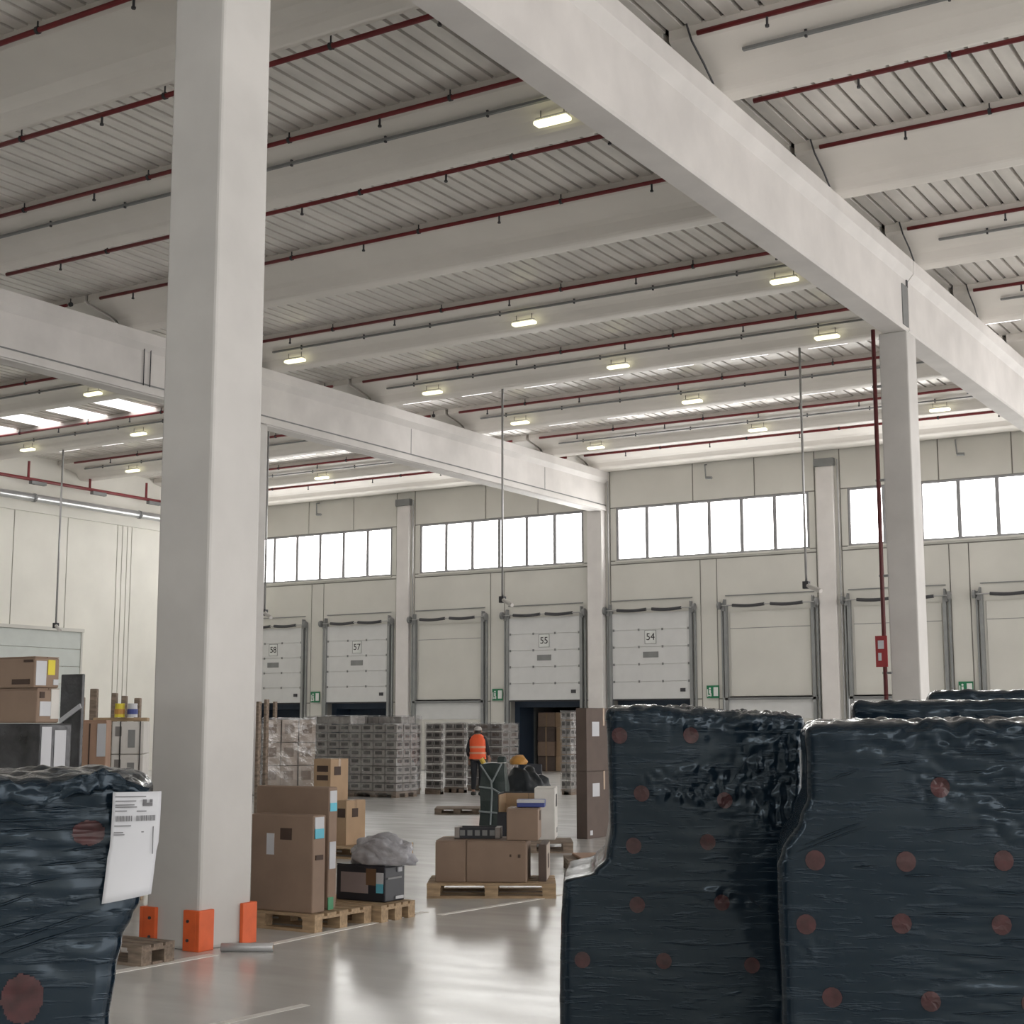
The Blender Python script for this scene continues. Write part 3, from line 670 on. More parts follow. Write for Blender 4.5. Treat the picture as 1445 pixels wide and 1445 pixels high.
# tan cartons behind
T1 = box_px(473, 488, 515, 1130, 1193, 0, z0=0.144)
T0c = T1
carton(T1, 'tan carton with dark printed symbols, lower one behind the flat cartons', TANC, (('F', .2, .9, .62, .82, BRINK, 'print'), ('S', .3, .6, .62, .82, BRINK, 'print')), tape=True)
T2 = dict(T1); T2['c'] = T1['c'] + Vector((-T1['w'] - 0.04, 0.25, 0)); T2['h'] = T1['h'] * 0.94
pu = atd(466, 1126, (T2['c'] - Vector((0, 0, 0))).dot(FH) - .3)
carton(T2, 'tan carton mostly hidden at the bottom of the rear stack', TANC, tape=True)
T3 = box_px(442, 466, 491, 1071, 1126, 0, D=pu.dot(FH)); T3['c'].z = T2['c'].z + T2['h'] + .002
T3['h'] = atd(466, 1071, pu.dot(FH)).z - T3['c'].z
carton(T3, 'tan carton with printed symbols on top of the rear stack', TANC, (('F', .2, .85, .70, .84, BRINK, 'print'), ('F', .2, .85, .5, .62, BRINK, 'print'), ('S', .2, .55, .62, .82, BRINK, 'print')))
pallet(Vector(((T1['c'].x + T2['c'].x) / 2, T1['c'].y + .1, 0)), 0, 1.3, 1.1, 'wooden pallet under the tan cartons')

def lump(name, m, parent, sx, sy, sz, seed, amp=0.25, sub_=4, fr=1.6):
    bm = bmesh.new(); bmesh.ops.create_icosphere(bm, subdivisions=sub_, radius=1)
    for v in bm.verts:
        n = noise.turbulence(v.co * fr + Vector((seed, seed * 2, 0)), 4, True) - .5
        v.co *= 1 + amp * n
        v.co = Vector((v.co.x * sx, v.co.y * sy, max(0, (v.co.z + .35)) * sz / 1.35))
    me = bpy.data.meshes.new(name); bm.to_mesh(me); bm.free(); me.materials.append(m)
    for p in me.polygons: p.use_smooth = True
    return link(name, me, parent)
bw = APP['w'] * 0.62
o = lump('plastic_bag', BAGM, None, bw, APP['d'] * .55, 0.26, 3.3, 0.4, 5, 1.2); put(o, (APP['c'].x + 0.12, APP['c'].y, APP['c'].z + APP['h'])); tag(o, 'crumpled silver-grey plastic sheet lying on the black appliance box', 'plastic sheet')

# ------------------------------------------------------------------ centre pallet
TH = 24
CP = box_px(602, 784, 790, 1244, 1267, 31, z0=0); CP['d'] = .8
CP['c'] = hit(602, 1268, 2, 0) + Vector((math.cos(R(31)), math.sin(R(31)), 0)) * CP['w'] / 2 + Vector((-math.sin(R(31)), math.cos(R(31)), 0)) * .4
pallet(CP['c'], R(31), CP['w'], .8, 'wooden pallet under the brown cartons in the middle of the aisle')
CB = box_px(614, 743, 758, 1187, 1246, 27, z0=0.144)
CB['d'] = min(CB['d'], .62); TH = 27
_a = Vector((math.cos(R(27)), math.sin(R(27)), 0)); _b = Vector((-_a.y, _a.x, 0)); _C = hit(743, 1246, 2, .144)
CB['c'] = _C - _a * CB['w'] / 2 + _b * CB['d'] / 2
CA = sub(CB, 0, 0.335, 0, 1); CB1 = sub(CB, 0.34, 1, 0, 1)
carton(CA, 'brown carton at the left end of the middle aisle pallet', BROWN, tape=False)
carton(CB1, 'wide brown carton at the front of the middle aisle pallet', BROWN, (('F', .72, .75, .62, .68, BRINK, 'print'), ('F', .86, .9, .6, .68, BRINK, 'print')), tape=False)
CB2 = box_px(760, 771, 785, 1192, 1244, 27, z0=.144); CB2['d'] = min(CB2['d'], .6); CB2['c'] = hit(771, 1244, 2, .144) - _a * CB2['w'] / 2 + _b * CB2['d'] / 2
carton(CB2, 'narrow dark carton with a pale printed side at the right of the middle aisle pallet', BROWN2, (('S', .03, .97, .03, .97, PALEC, 'pale_print'), ('S', .3, .7, .3, .7, BRINK, 'print')), tape=False)
ztop = 0.144 + CB['h']
CD = box_px(714, 759, 781, 1142, 1187, 27, z0=ztop + 0.003); CD['d'] = min(CD['d'], .5)
CD['c'] = hit(759, 1187, 2, ztop + .003) - _a * CD['w'] / 2 + _b * (CD['d'] / 2 + .06); CD['c'].z = ztop + 0.003
carton(CD, 'square brown carton stacked on the middle aisle cartons', BROWN, (('S', .45, .75, .6, .9, BRINK, 'print'),), tape=True)
bk = dict(c=hit(675, 1184, 2, ztop) + FH * .13, w=0.44, d=0.22, h=0.11, th=R(TH)); bk['c'].z = ztop + .003
t = empty('bottle_crate', bk['c'], R(TH)); tag(t, 'low black crate with pale ends on the middle aisle cartons', 'crate')
q = MB(); q.box(-.23, .23, -.13, .13, 0, .01).box(-.18, .18, -.13, -.12, .01, .11).box(-.18, .18, .12, .13, .01, .11); q.build('crate_body', BLACKC, t)
for s in (-1, 1): MB().box(s * .205 - .025, s * .205 + .025, -.13, .13, 0.0, .11).build('end_panel', mat('pale_crate', (.32, .29, .27), .6), t)
for i in range(5): MB().box(-.15 + i * .075 - .025, -.15 + i * .075 + .025, -.134, -.13, .03, .085).build('slot', GREYM, t)
bb_ = dict(c=loc(CD, .07, 0.05), w=0.28, d=0.2, h=0.075, th=R(TH)); bb_['c'].z = CD['c'].z + CD['h'] + .004
carton(bb_, 'small flat blue and white box on top of the square carton', BLUEL, (('F', .0, 1, .6, 1.02, PAPER, 'white_band'),), tape=False, cat='box', name='blue_box', flaps=False)

# white carton and pallets behind
pr = hit(809, 1204, 2, 0)
pallet(pr + (-rt * 0.55 + FH * 0.4), YAW, 1.1, 0.8, 'wooden pallet under the white carton behind the middle aisle', WOODG)
wc = box_px(745, 776, 793, 1118, 1196, TH, z0=0.144); wc['d'] = min(wc['d'], .7)
carton(wc, 'tall white carton behind the middle aisle cartons', WHITEC, (('S', .35, .75, .62, .86, INK, 'print'), ('S', .6, .85, .1, .2, GREYM, 'print')), tape=False)
pr = hit(800, 1233, 2, 0)
pallet(pr + (rt * 0.6 + FH * 0.4), YAW + R(2), 1.2, 0.8, 'wooden pallet with a cardboard sheet beside the black wrapped pallets', WOODG)
o = bevel(MB().box(-.5, .55, -.33, .35, 0, .03).build('cardboard_sheet', PINKC), .008, 1); put(o, tuple(pr + (rt * 0.62 + FH * 0.42)) [:2] + (.146,), YAW + R(6)); tag(o, 'brown cardboard sheet lying on the pallet beside the black wrapped pallets', 'cardboard')
pr = hit(645, 1149, 2, 0)
pallet(pr + FH * .4, YAW, 0.85, 0.9, 'flat empty pallet lying far down the aisle left of the green bundle', WOODG, h=0.11)

# tall stacked cartons left of the black load
H1 = box_px(815, 830, 876, 1089, 1184, 0, z0=0)
H1['d'] = 1.1
carton(H1, 'lower tall brown carton left of the black wrapped pallets', BROWN2, (('S', .16, .36, .62, .82, PAPER, 'paper_label'), ('S', .08, .15, .05, .12, PAPER, 'white_tag')), tape=True)
H2 = dict(H1); H2['c'] = H1['c'] + Vector((0, 0, H1['h'] + .003)); H2['h'] = 1.93 - H2['c'].z
carton(H2, 'upper tall brown carton left of the black wrapped pallets', BROWN2, (('S', .16, .36, .55, .78, PAPER, 'paper_label'),), tape=True)

# ------------------------------------------------------------------ dark green bundle, open crate, heaps
g = box_px(673, 712, 722, 1078, 1168, 26, z0=0)
t = empty('wrapped_bundle', g['c'], g['th']); tag(t, 'upright dark green wrapped bundle tied with grey straps near the person', 'bundle')
bm = bmesh.new(); bmesh.ops.create_cube(bm, size=1); bmesh.ops.subdivide_edges(bm, edges=bm.edges, cuts=9, use_grid_fill=True)
for v in bm.verts:
    tp = 1 - .12 * (v.co.z + .5); v.co = Vector((v.co.x * g['w'] * tp, v.co.y * .55 * tp, (v.co.z + .5) * g['h']))
    v.co += noise.noise_vector(v.co * 4) * .035
    v.co.z = max(0, v.co.z)
me = bpy.data.meshes.new('wrap'); bm.to_mesh(me); bm.free(); me.materials.append(DKGRN); link('wrap', me, t)
gw, gh = g['w'], g['h']
yf = -.33
def strap(pts, par, nm='strap'):
    q = MB(); q.path(pts, .016, 6); q.build(nm, STRAP, par)
strap([(-gw * .45, yf + .02, gh * .98), (-gw * .05, yf, gh * .72), (-gw * .02, yf, gh * .55), (-gw * .08, yf, .03)], t)
strap([(gw * .32, yf + .05, gh), (gw * .1, yf, gh * .8), (-gw * .02, yf, gh * .70)], t)
strap([(-gw * .5, yf, gh * .63), (0, yf, gh * .6), (gw * .7, yf, gh * .42)], t)
strap([(-gw * .5, yf, gh * .24), (gw * .5, yf, gh * .2)], t)
# open crate
oc = atd(742, 1130, 22.0); z_r = atd(742, 1116, 22.6).z
t = empty('open_carton', (oc.x, oc.y, 0), R(24)); tag(t, 'open black-sided carton with tan inside behind the square brown carton', 'carton')
def wallp(x0, x1, y0, y1, nm, m_): MB().box(x0, x1, y0, y1, 0.0, z_r).build(nm, m_, t)
MB().box(-.36, .36, -.34, -.33, 0, z_r - .26).build('outer_side', BLACKC, t); wallp(-.36, .36, .35, .36, 'outer_side', BLACKC); wallp(-.37, -.36, -.34, .36, 'outer_side', BLACKC); wallp(.36, .37, -.34, .36, 'outer_side', BLACKC)
MB().box(-.355, -.004, .33, .345, 0, z_r - .02).build('inner_side', TANC, t); MB().box(.004, .355, .33, .345, 0, z_r - .02).build('inner_side', TANC, t); MB().box(-.355, -.34, -.32, .33, 0, z_r - .02).build('inner_side', TANC, t); MB().box(.34, .355, -.32, .33, 0, z_r - .02).build('inner_side', TANC, t)
MB().box(-.35, .35, -.33, .34, 0, .02).build('bottom', TANC, t)
# dark tarpaulin heap and oddments on a pallet behind
hp = atd(742, 1118, 26.9)
pallet(Vector((hp.x, hp.y, 0)), YAW, 1.0, 0.85, 'low pallet carrying the black tarpaulin heap', WOODG)
o = lump('tarpaulin_heap', TARP, None, 0.5, .4, atd(738, 1084, 26.9).z - .144, 1.7, .45, 4, 1.4); put(o, (hp.x, hp.y, .145)); tag(o, 'lumpy black tarpaulin heap behind the open carton', 'tarpaulin')
a1 = atd(731, 1077, 26.8); o = lump('amber_bundle', AMBER, None, .17, .14, .16, 8.1, .4, 3); put(o, (a1.x, a1.y, a1.z - .02)); tag(o, 'rounded amber bundle lying on top of the black heap', 'bundle')
a2 = atd(700, 1092, 28.4); t = empty('pallet_truck', (a2.x, a2.y, 0), YAW); tag(t, 'low yellow and brown hand truck next to the person', 'hand truck')
bevel(MB().box(-.13, .13, -.12, .12, .05, .78).build('mast_body', mat('hand_truck_brown', (.22, .12, .1), .5), t), .05, 3)
MB().tube((-.1, 0, .75), (-.28, -.02, 1.05), .045, 8).build('tiller', mat('hand_truck_yellow', (.62, .42, .05), .5), t)
bevel(MB().box(.02, .2, -.1, .1, .75, 1.1).build('battery_cover', DKGRN, t), .05, 2)
q = MB(); q.box(-.2, -.08, -.1, 1.0, .04, .09).box(.08, .2, -.1, 1.0, .04, .09); q.build('fork', DARKM, t)
for s in (-1, 1): MB().tube((s * .1 - .03, -.1, .05), (s * .1 + .03, -.1, .05), .05, 12).build('wheel', DARKM, t)
a3 = atd(752, 1100, 28.4); t = empty('folding_chair', (a3.x, a3.y, 0), YAW); tag(t, 'black tubular chair standing behind the tarpaulin heap', 'chair')
q = MB()
for s in (-1, 1): MB().path([(s * .16, -.15, 0), (s * .16, .02, .42), (s * .16, .1, .93)], .014, 6).build('leg', DARKM, t); MB().path([(s * .16, .18, 0), (s * .16, -.12, .42)], .014, 6).build('leg', DARKM, t)
bevel(MB().box(-.17, .17, -.17, .14, .41, .44).build('seat', BLACKC, t), .01, 1); bevel(MB().box(-.17, .17, .07, .1, .7, .95).build('backrest', BLACKC, t), .02, 2)

# ------------------------------------------------------------------ goods at the left behind the black load
DL = 10.6
def lbox(xl, xr, xs_, yt, yb, D): return box_px(xl, xr, xs_, yt, yb, 0, D=D)
LB = lbox(-70, 47, 93, 1021, 1250, DL); LB['c'].z = 0.144; LB['h'] = atd(47, 1021, DL).z - .144
def lw(b): pallet(b['c'], 0, b['w'], b['d'], 'wooden pallet under the dark wrapped load at the left')
lw(LB)
DKF = mat('smoky_wrapped_carton', (0.055, 0.056, 0.062), 0.25, var=0.5, scale=3, bump=0.5, bscale=9)
carton(LB, 'dark grey film-wrapped load with two paper sheets at the left', DKF, (('S', .05, .35, .70, .985, PAPER, 'paper_sheet'), ('S', .45, .8, .66, .97, PAPER, 'paper_sheet'), ('S', .6, .98, .48, .53, PAPER, 'print')), tape=False, cat='pallet load', name='dark_wrapped_load', flaps=False)
zz = .144 + LB['h']
L2 = lbox(-70, 51, 83, 972, 1020, DL); L2['c'].z = zz + .004; L2['h'] = atd(51, 971, DL).z - L2['c'].z
carton(L2, 'lower brown carton with a white sheet on the dark wrapped load', BROWN, (('S', .12, .62, .2, .62, PAPER, 'paper_label'), ('S', .6, .95, .12, .98, WHITEC, 'printed_panel'), ('S', .1, .3, .72, .9, BRINK, 'print')), tape=False)
L3 = lbox(-70, 48, 83, 926, 970, DL); L3['c'].z = L2['c'].z + L2['h'] + .003; L3['h'] = atd(48, 926, DL).z - L3['c'].z
carton(L3, 'upper brown carton with white and yellow labels on the dark wrapped load', BROWN, (('S', .05, .46, .08, .86, PAPER, 'paper_label'), ('S', .52, .8, .42, .9, YELL, 'yellow_label'), ('S', .75, .95, .1, .28, PAPER, 'paper_label'), ('F', .75, .95, .12, .28, BRINK, 'print'), ('F', .88, .98, .82, .90, BRINK, 'print')), tape=False)
# dark screen-like box leaning behind
L4 = lbox(76, 106, 111, 951, 1200, 12.4); L4['c'].z = 0.0; L4['h'] = atd(100, 951, 12.4).z
l4o = carton(L4, 'dark grey wrapped upright box behind the brown cartons at the left', DKF, tape=False, name='dark_upright_box', flaps=False)
q = MB().box(-L4['w'] * .5, L4['w'] * .6, -.006, .006, -.02, .02); o = q.build('strap', PAPER, l4o); o.location = (0, -L4['d'] / 2 - .008, atd(96, 1008, 12.4).z); o.rotation_euler = (0, R(-28), 0)
# kraft crate and white strapped cartons
L5 = box_px(94, 144, 151, 1016, 1200, 42, D=13.2); L5['c'].z = .144; L5['h'] = atd(129, 1016, 13.2).z - .144
carton(L5, 'tall kraft carton with a vertical seam left of the foreground column', PINKC, (('F', .50, .54, .02, .98, BRINK, 'seam'), ('F', .74, .99, .80, .98, PAPER, 'paper_label')), tape=False)
pallet(L5['c'], R(42), L5['w'] + .02, max(.5, L5['d']) + .02, 'wooden pallet under the tall kraft carton')
L6 = box_px(152, 198, 206, 1018, 1200, 42, D=14.6); b6 = dict(L6); b6['c'] = L6['c'].copy(); b6['c'].z = 0.144
ztop6 = atd(198, 1018, 14.6).z; zc = [0.144 + (ztop6 - .144) * i / 5 for i in range(6)]
b6['d'] = max(b6['d'], .35)
pallet(b6['c'], R(42), b6['w'] + .02, .5, 'wooden pallet under the white strapped cartons')
for i in range(5):
    bi = dict(b6); bi['c'] = b6['c'].copy(); bi['c'].z = zc[i] + .002; bi['h'] = zc[i + 1] - zc[i] - .004
    carton(bi, 'white printed carton left of the foreground column, %s from the top of its stack' % ORD[4 - i], WHITEC, (('F', .50, .72, .2, .75, GREYM, 'print'), ('F', .1, .3, .55, .85, GREYC, 'print'), ('F', .24, .28, 0, 1, INK, 'strap'), ('F', .86, .89, 0, 1, INK, 'strap')), tape=False, group='white cartons left of the column', flaps=False)
o = bevel(MB().box(-.36, .16, -.2, .2, 0, .035).build('wooden_board', WOOD), .005, 1); p6 = b6['c']; put(o, (p6.x, p6.y, ztop6 + .003), R(42)); tag(o, 'pale wooden board lying on the white strapped cartons', 'board')
for j, (px, yt, m_, wd_) in enumerate(((116, 984, WOODG, .03), (132, 972, WOODG, .07), (161, 978, WOODG, .05), (175, 982, WOODG, .05), (194, 985, WOODG, .06))):
    p0 = atd(px, 1010, 15.6 if j else 14.3); zt = atd(px, yt, 15.6 if j else 14.3).z
    o = bevel(MB().box(-wd_ / 2, wd_ / 2, -.04, .04, 0, zt).build('wooden_post', m_), .005, 1); put(o, (p0.x, p0.y, 0), YAW); tag(o, 'dark upright wooden slat left of the foreground column, %s from the left' % ORD[j], 'post', 'posts left of the column')
for px, m_, lab, nm in ((169, YELL, 'small yellow pot standing on the board left of the column', 'yellow_pot'), (187, PAPER, 'small white pot with blue print on the board left of the column', 'white_pot')):
    p0 = atd(px, 1005, 14.75); q = MB(); q.tube((0, 0, 0), (0, 0, .12), .05, 14, .045); q.tube((0, 0, .12), (0, 0, .135), .047, 14)
    o = q.build(nm, m_); put(o, (p0.x, p0.y, ztop6 + .04)); tag(o, lab, 'pot')
    MB().tube((0, 0, .03), (0, 0, .08), .0515, 14).build('print_band', BLUEL if m_ is PAPER else AMBER, o)
# pallet near column foot
pr = hit(199, 1365, 2, 0); p2 = hit(246, 1353, 0, pr.x)
pallet(Vector((pr.x - .6, (pr.y + p2.y) / 2, 0)), 0, 1.2, p2.y - pr.y, 'wooden pallet at the left of the foreground column foot', WOODG, rows=(-1, 1))

# ------------------------------------------------------------------ column foot guards and roll
cxm, cym = -8.04, 8.59
def guard(x, y, sx, sy, label, h=.3):
    t = empty('column_guard', (x, y, 0)); tag(t, label, 'corner guard', 'orange column guards')
    th_, ln = .035, .13
    bevel(MB().box(min(0, sx * -ln), max(0, sx * -ln) , min(0, sy * th_), max(0, sy * th_), 0, h).build('plate', ORNG, t), .006, 2)
    bevel(MB().box(min(0, sx * th_), max(0, sx * th_), min(sy * th_, -sy * ln), max(sy * th_, -sy * ln), 0, h).build('plate', ORNG, t), .006, 2)
    for z in (.08, .22): MB().tube((-sx * ln * .6, sy * th_, z), (-sx * ln * .6, sy * (th_ + .01), z), .012, 8).build('bolt', DARKM, t)
guard(cxm, cym, 1, -1, 'orange corner guard at the nearest corner of the foreground column')
guard(cxm, cym + .58, 1, 1, 'orange corner guard at the right corner of the foreground column', .31)
guard(cxm - .55, cym, -1, -1, 'orange corner guard at the left corner of the foreground column')
a = hit(312, 1343, 2, 0); b = hit(385, 1343, 2, 0)
t = empty('film_roll', (a.x, a.y, 0.032)); tag(t, 'short silver-white roll lying on the floor by the column', 'roll')
v = b - a
MB().tube((0, 0, 0), (v.x, v.y, 0), .032, 16).build('roll', mat('silver_roll', (.55, .55, .56), .3, metal=.3), t, True)
MB().tube((-v.x * .004, -v.y * .004, 0), (v.x * 1.004, v.y * 1.004, 0), .018, 12).build('core', TANC, t)

# floor lines
def line(pts, w, label):
    P_ = [hit(x, y, 2, 0) for x, y in pts]; q = MB()
    for p, n in zip(P_, P_[1:]):
        d = (n - p).normalized(); s = Vector((-d.y, d.x, 0)) * w / 2
        i = len(q.v); q.v += [tuple(p - s), tuple(n - s), tuple(n + s), tuple(p + s)]; q.v += [(x[0], x[1], .003) for x in q.v[i:i + 4]]
        q.f += [(i, i + 3, i + 2, i + 1), (i + 4, i + 5, i + 6, i + 7), (i, i + 1, i + 5, i + 4), (i + 1, i + 2, i + 6, i + 5), (i + 2, i + 3, i + 7, i + 6), (i + 3, i, i + 4, i + 7)]
    o = q.build('floor_line', LINEM); tag(o, label, 'floor marking', 'painted floor lines')
line([(290, 1449), (432, 1418)], .07, 'short white painted line on the floor in the left foreground')
line([(150, 1374), (302, 1347)], .10, 'white floor line running past the pallet at the column foot')
line([(360, 1337), (600, 1287)], .08, 'pale floor line along the edge of the pallets right of the column')
line([(620, 1291), (800, 1262)], .07, 'faint floor line under the middle aisle pallet')

# ------------------------------------------------------------------ black film-wrapped loads
def disp(p, nrm, seed, top):
    q = p + Vector((seed * 7.1, seed * 3.3, seed))
    a = 0.016 * noise.noise(q * 2.2)
    a += 0.0022 * noise.noise(Vector((q.x * 3, q.y * 3, q.z * 22)))
    e = max(0.0, (p.z - (top - .16)) / .16)
    a += (0.0015 + 0.024 * e) * noise.turbulence(Vector((q.x * 7, q.y * 7, q.z * 9)), 2, True)
    return a
def wrap_tier(par, name, x0, x1, d, z0, z1, seed, r=0.05, lean=0.0, y0=0.0, slope=0.0, res=0.022, masks=(), prof=None):
    cx, cy, cz = (x0 + x1) / 2, y0 + d / 2, (z0 + z1) / 2; hx, hy, hz = (x1 - x0) / 2, d / 2, (z1 - z0) / 2
    def fn(p):
        l = Vector((p[0] - cx, p[1] - cy, p[2] - cz))
        inn = Vector((max(-hx + r, min(hx - r, l.x)), max(-hy + r, min(hy - r, l.y)), max(-hz + r, min(hz - r, l.z))))
        q = l - inn; n = q.normalized() if q.length > 1e-9 else Vector((0, 0, 1))
        o = inn + n * r + Vector((cx, cy, cz))
        a_ = disp(o, n, seed, z1)
        for mx_, mz_, rx_, rz_, am, fr_, sq in masks:
            g_ = 1 - ((o.x - mx_) / rx_) ** 2 - ((o.z - mz_) / rz_) ** 2
            if g_ > 0:
                c_ = Vector((o.x * fr_, o.y * fr_ + seed, o.z * fr_ * sq)); a_ += min(1, g_ * 1.6) * am * (abs(noise.noise(c_)) + .45 * abs(noise.noise(c_ * 2.2)) - .25)
        o = o + n * a_
        k = (o.z - z0) / (z1 - z0)
        if prof:
            xl_, xr_ = prof(o.z); o.x = xl_ + (o.x - x0) / (x1 - x0) * (xr_ - xl_)
        o.z += slope * k * (o.x - cx)
        return o, n
    vs_, fs = [], []
    def grid(f_, nu, nv):
        i = len(vs_)
        for b in range(nv + 1):
            for a in range(nu + 1): vs_.append(tuple(fn(f_(a / nu, b / nv))[0]))
        for b in range(nv):
            for a in range(nu):
                k = i + b * (nu + 1) + a; fs.append((k, k + 1, k + nu + 2, k + nu + 1))
    nx = max(6, int((x1 - x0) / res)); ny = max(6, int(d / (res * 1.6))); nz = max(6, int((z1 - z0) / res))
    grid(lambda u, v: (x0 + u * (x1 - x0), y0, z0 + v * (z1 - z0)), nx, nz)
    grid(lambda u, v: (x1 - u * (x1 - x0), y0 + d, z0 + v * (z1 - z0)), nx // 2, nz // 2)
    grid(lambda u, v: (x1, y0 + u * d, z0 + v * (z1 - z0)), ny, nz)
    grid(lambda u, v: (x0, y0 + d - u * d, z0 + v * (z1 - z0)), ny, nz)
    grid(lambda u, v: (x0 + u * (x1 - x0), y0 + v * d, z1), nx, ny)
    grid(lambda u, v: (x0 + u * (x1 - x0), y0 + d - v * d, z0), nx // 3, ny // 3)
    me = bpy.data.meshes.new(name); me.from_pydata(vs_, [], fs); me.materials.append(FILM)
    bm = bmesh.new(); bm.from_mesh(me); bmesh.ops.remove_doubles(bm, verts=bm.verts, dist=.0015); bmesh.ops.recalc_face_normals(bm, faces=bm.faces); bm.to_mesh(me); bm.free()
    for p in me.polygons: p.use_smooth = True
    o = link(name, me, par)
    return o, fn
def dots(par, fn, lst, rad, y0):
    for x, z in lst:
        q = MB(); n = 14
        def pt(r_, t_):
            o, nn = fn((x + r_ * math.cos(t_), y0, z + r_ * 1.05 * math.sin(t_))); return tuple(o + nn * .007)
        q.v.append(pt(0, 0))
        for r_ in (rad * .5, rad):
            for k in range(n): q.v.append(pt(r_, 2 * math.pi * k / n))
        for k in range(n):
            j = (k + 1) % n; q.f.append((0, 1 + k, 1 + j)); q.f.append((1 + k, 1 + n + k, 1 + n + j, 1 + j))
        q.build('red_print_dot', DOTM, par)
def black_load(D, left, right, ytop, dotpx, rad, label, depth, seed, dth=0, masks=(), res=0.022, slope=0.0):
    """left / right: outline of the load as (photo y, photo x) pairs from the top down"""
    xa, xb = left[0][1], right[0][1]
    mid = atd((xa + xb) / 2, 1100, D); th = YAW + R(dth)
    t = empty('black_wrapped_load', (mid.x, mid.y, 0), th); tag(t, label, 'pallet load', 'black film wrapped loads')
    a = Vector((math.cos(th), math.sin(th), 0))
    def lx(px, dy=0):
        d0 = ray(px, 1100); n = Vector((-a.y, a.x, 0)); base = mid + n * dy; base.z = 0; pl = Vector((d0.y, -d0.x, 0)); q = O3 - base; q.z = 0
        return q.dot(pl) / a.dot(pl)
    def lz(py, dy=0): return atd((xa + xb) / 2, py, D + dy).z
    LP = [(lz(y), lx(x)) for y, x in left]; RP = [(lz(y), lx(x)) for y, x in right]
    def interp(P_, z):
        if z >= P_[0][0]: return P_[0][1]
        for (za, va), (zb, vb) in zip(P_, P_[1:]):
            if zb <= z <= za:
                f_ = (z - zb) / (za - zb); f_ = f_ * f_ * (3 - 2 * f_); return vb + (va - vb) * f_
        return P_[-1][1]
    prof = lambda z: (interp(LP, z), interp(RP, z))
    x0 = min(v for _, v in LP); x1 = max(v for _, v in RP); z1 = lz(ytop)
    mk = []
    for px, py, rx, ry, am, fr_, sq in masks:
        mk.append((lx(px), lz(py), abs(lx(px + rx) - lx(px)), abs(lz(py + ry) - lz(py)), am, fr_, sq))
    o, fn0 = wrap_tier(t, 'film_wrap', x0, x1, depth, 0.15, z1, seed, slope=slope, res=res, masks=mk, prof=prof)
    def fn(px, py):
        z = lz(py); xl_, xr_ = prof(z); return fn0((x0 + (lx(px) - xl_) / (xr_ - xl_) * (x1 - x0), 0, z))
    xl_, xr_ = prof(.15); q = MB().box(xl_ + .03, xr_ - .03, .03, depth - .03, .12, .16)
    for u in (xl_ + .1, (xl_ + xr_) / 2, xr_ - .1):
        for w_ in (.1, depth / 2, depth - .1): q.box(u - .06, u + .06, w_ - .05, w_ + .05, 0, .12)
    q.build('pallet_base', WOODG, t)
    pm = FPX / D
    for px, py in dotpx:
        q = MB(); n = 14; rp = rad * pm
        def pt(r_, t_):
            o_, nn = fn(px + r_ * math.cos(t_), py + r_ * 1.05 * math.sin(t_)); return tuple(o_ + nn * .006)
        q.v.append(pt(0, 0))
        for r_ in (rp * .5, rp):
            for k in range(n): q.v.append(pt(r_, 2 * math.pi * k / n))
        for k in range(n):
            j = (k + 1) % n; q.f.append((0, 1 + k, 1 + j)); q.f.append((1 + k, 1 + n + k, 1 + n + j, 1 + j))
        q.build('red_print_dot', DOTM, o)
    return dict(t=t, o=o, fn=fn, lx=lx, lz=lz, z1=z1, pm=pm)
bl1 = black_load(6.9, [(1000, 857), (1170, 859), (1215, 853), (1236, 836), (1250, 793), (1300, 790)], [(1000, 1138), (1170, 1132), (1240, 1108)], 1003,
    [(820, 1358), (933, 1357), (1055, 1360), (897, 1279), (1015, 1272), (893, 1196), (997, 1187), (905, 1122), (1022, 1127), (875, 1042), (976, 1037)], .036,
    'black film-wrapped pallet load in two steps with red dots, right of the aisle', 1.0, 1.3, dth=-4, res=.011, slope=-.05,
    masks=((1092, 1085, 70, 100, .03, 14, 1), (960, 1110, 130, 34, .02, 15, 1.3), (1000, 1008, 150, 24, .03, 12, 1.5), (1030, 1265, 50, 16, .012, 12, 2)))
bl2 = black_load(5.6, [(1020, 1138), (1125, 1137), (1155, 1126), (1205, 1101), (1225, 1095)], [(1020, 1490)], 1021,
    [(1147, 1216), (1274, 1216), (1411, 1213), (1132, 1308), (1265, 1304), (1404, 1303), (1165, 1412), (1301, 1413), (1440, 1412), (1326, 1111)], .037,
    'black film-wrapped pallet load filling the right foreground', 1.0, 4.1, dth=-10, res=.011,
    masks=((1305, 1115, 60, 34, .016, 12, 2), (1420, 1130, 70, 75, .018, 9, 2.4), (1330, 1035, 170, 26, .026, 9, 2), (1360, 1080, 120, 60, .010, 6, 4), (1360, 1350, 130, 120, .008, 4, 7), (1150, 1345, 40, 20, .012, 16, 1)))
black_load(8.6, [(990, 1205)], [(990, 1560)], 990, [(1352, 1022)], .04, 'black film-wrapped load behind the right foreground one', 1.0, 6.6, dth=-13)
black_load(10.4, [(976, 1316)], [(976, 1640)], 976, [], .04, 'rearmost and tallest black film-wrapped load at the right edge', 1.0, 8.2, dth=-15)
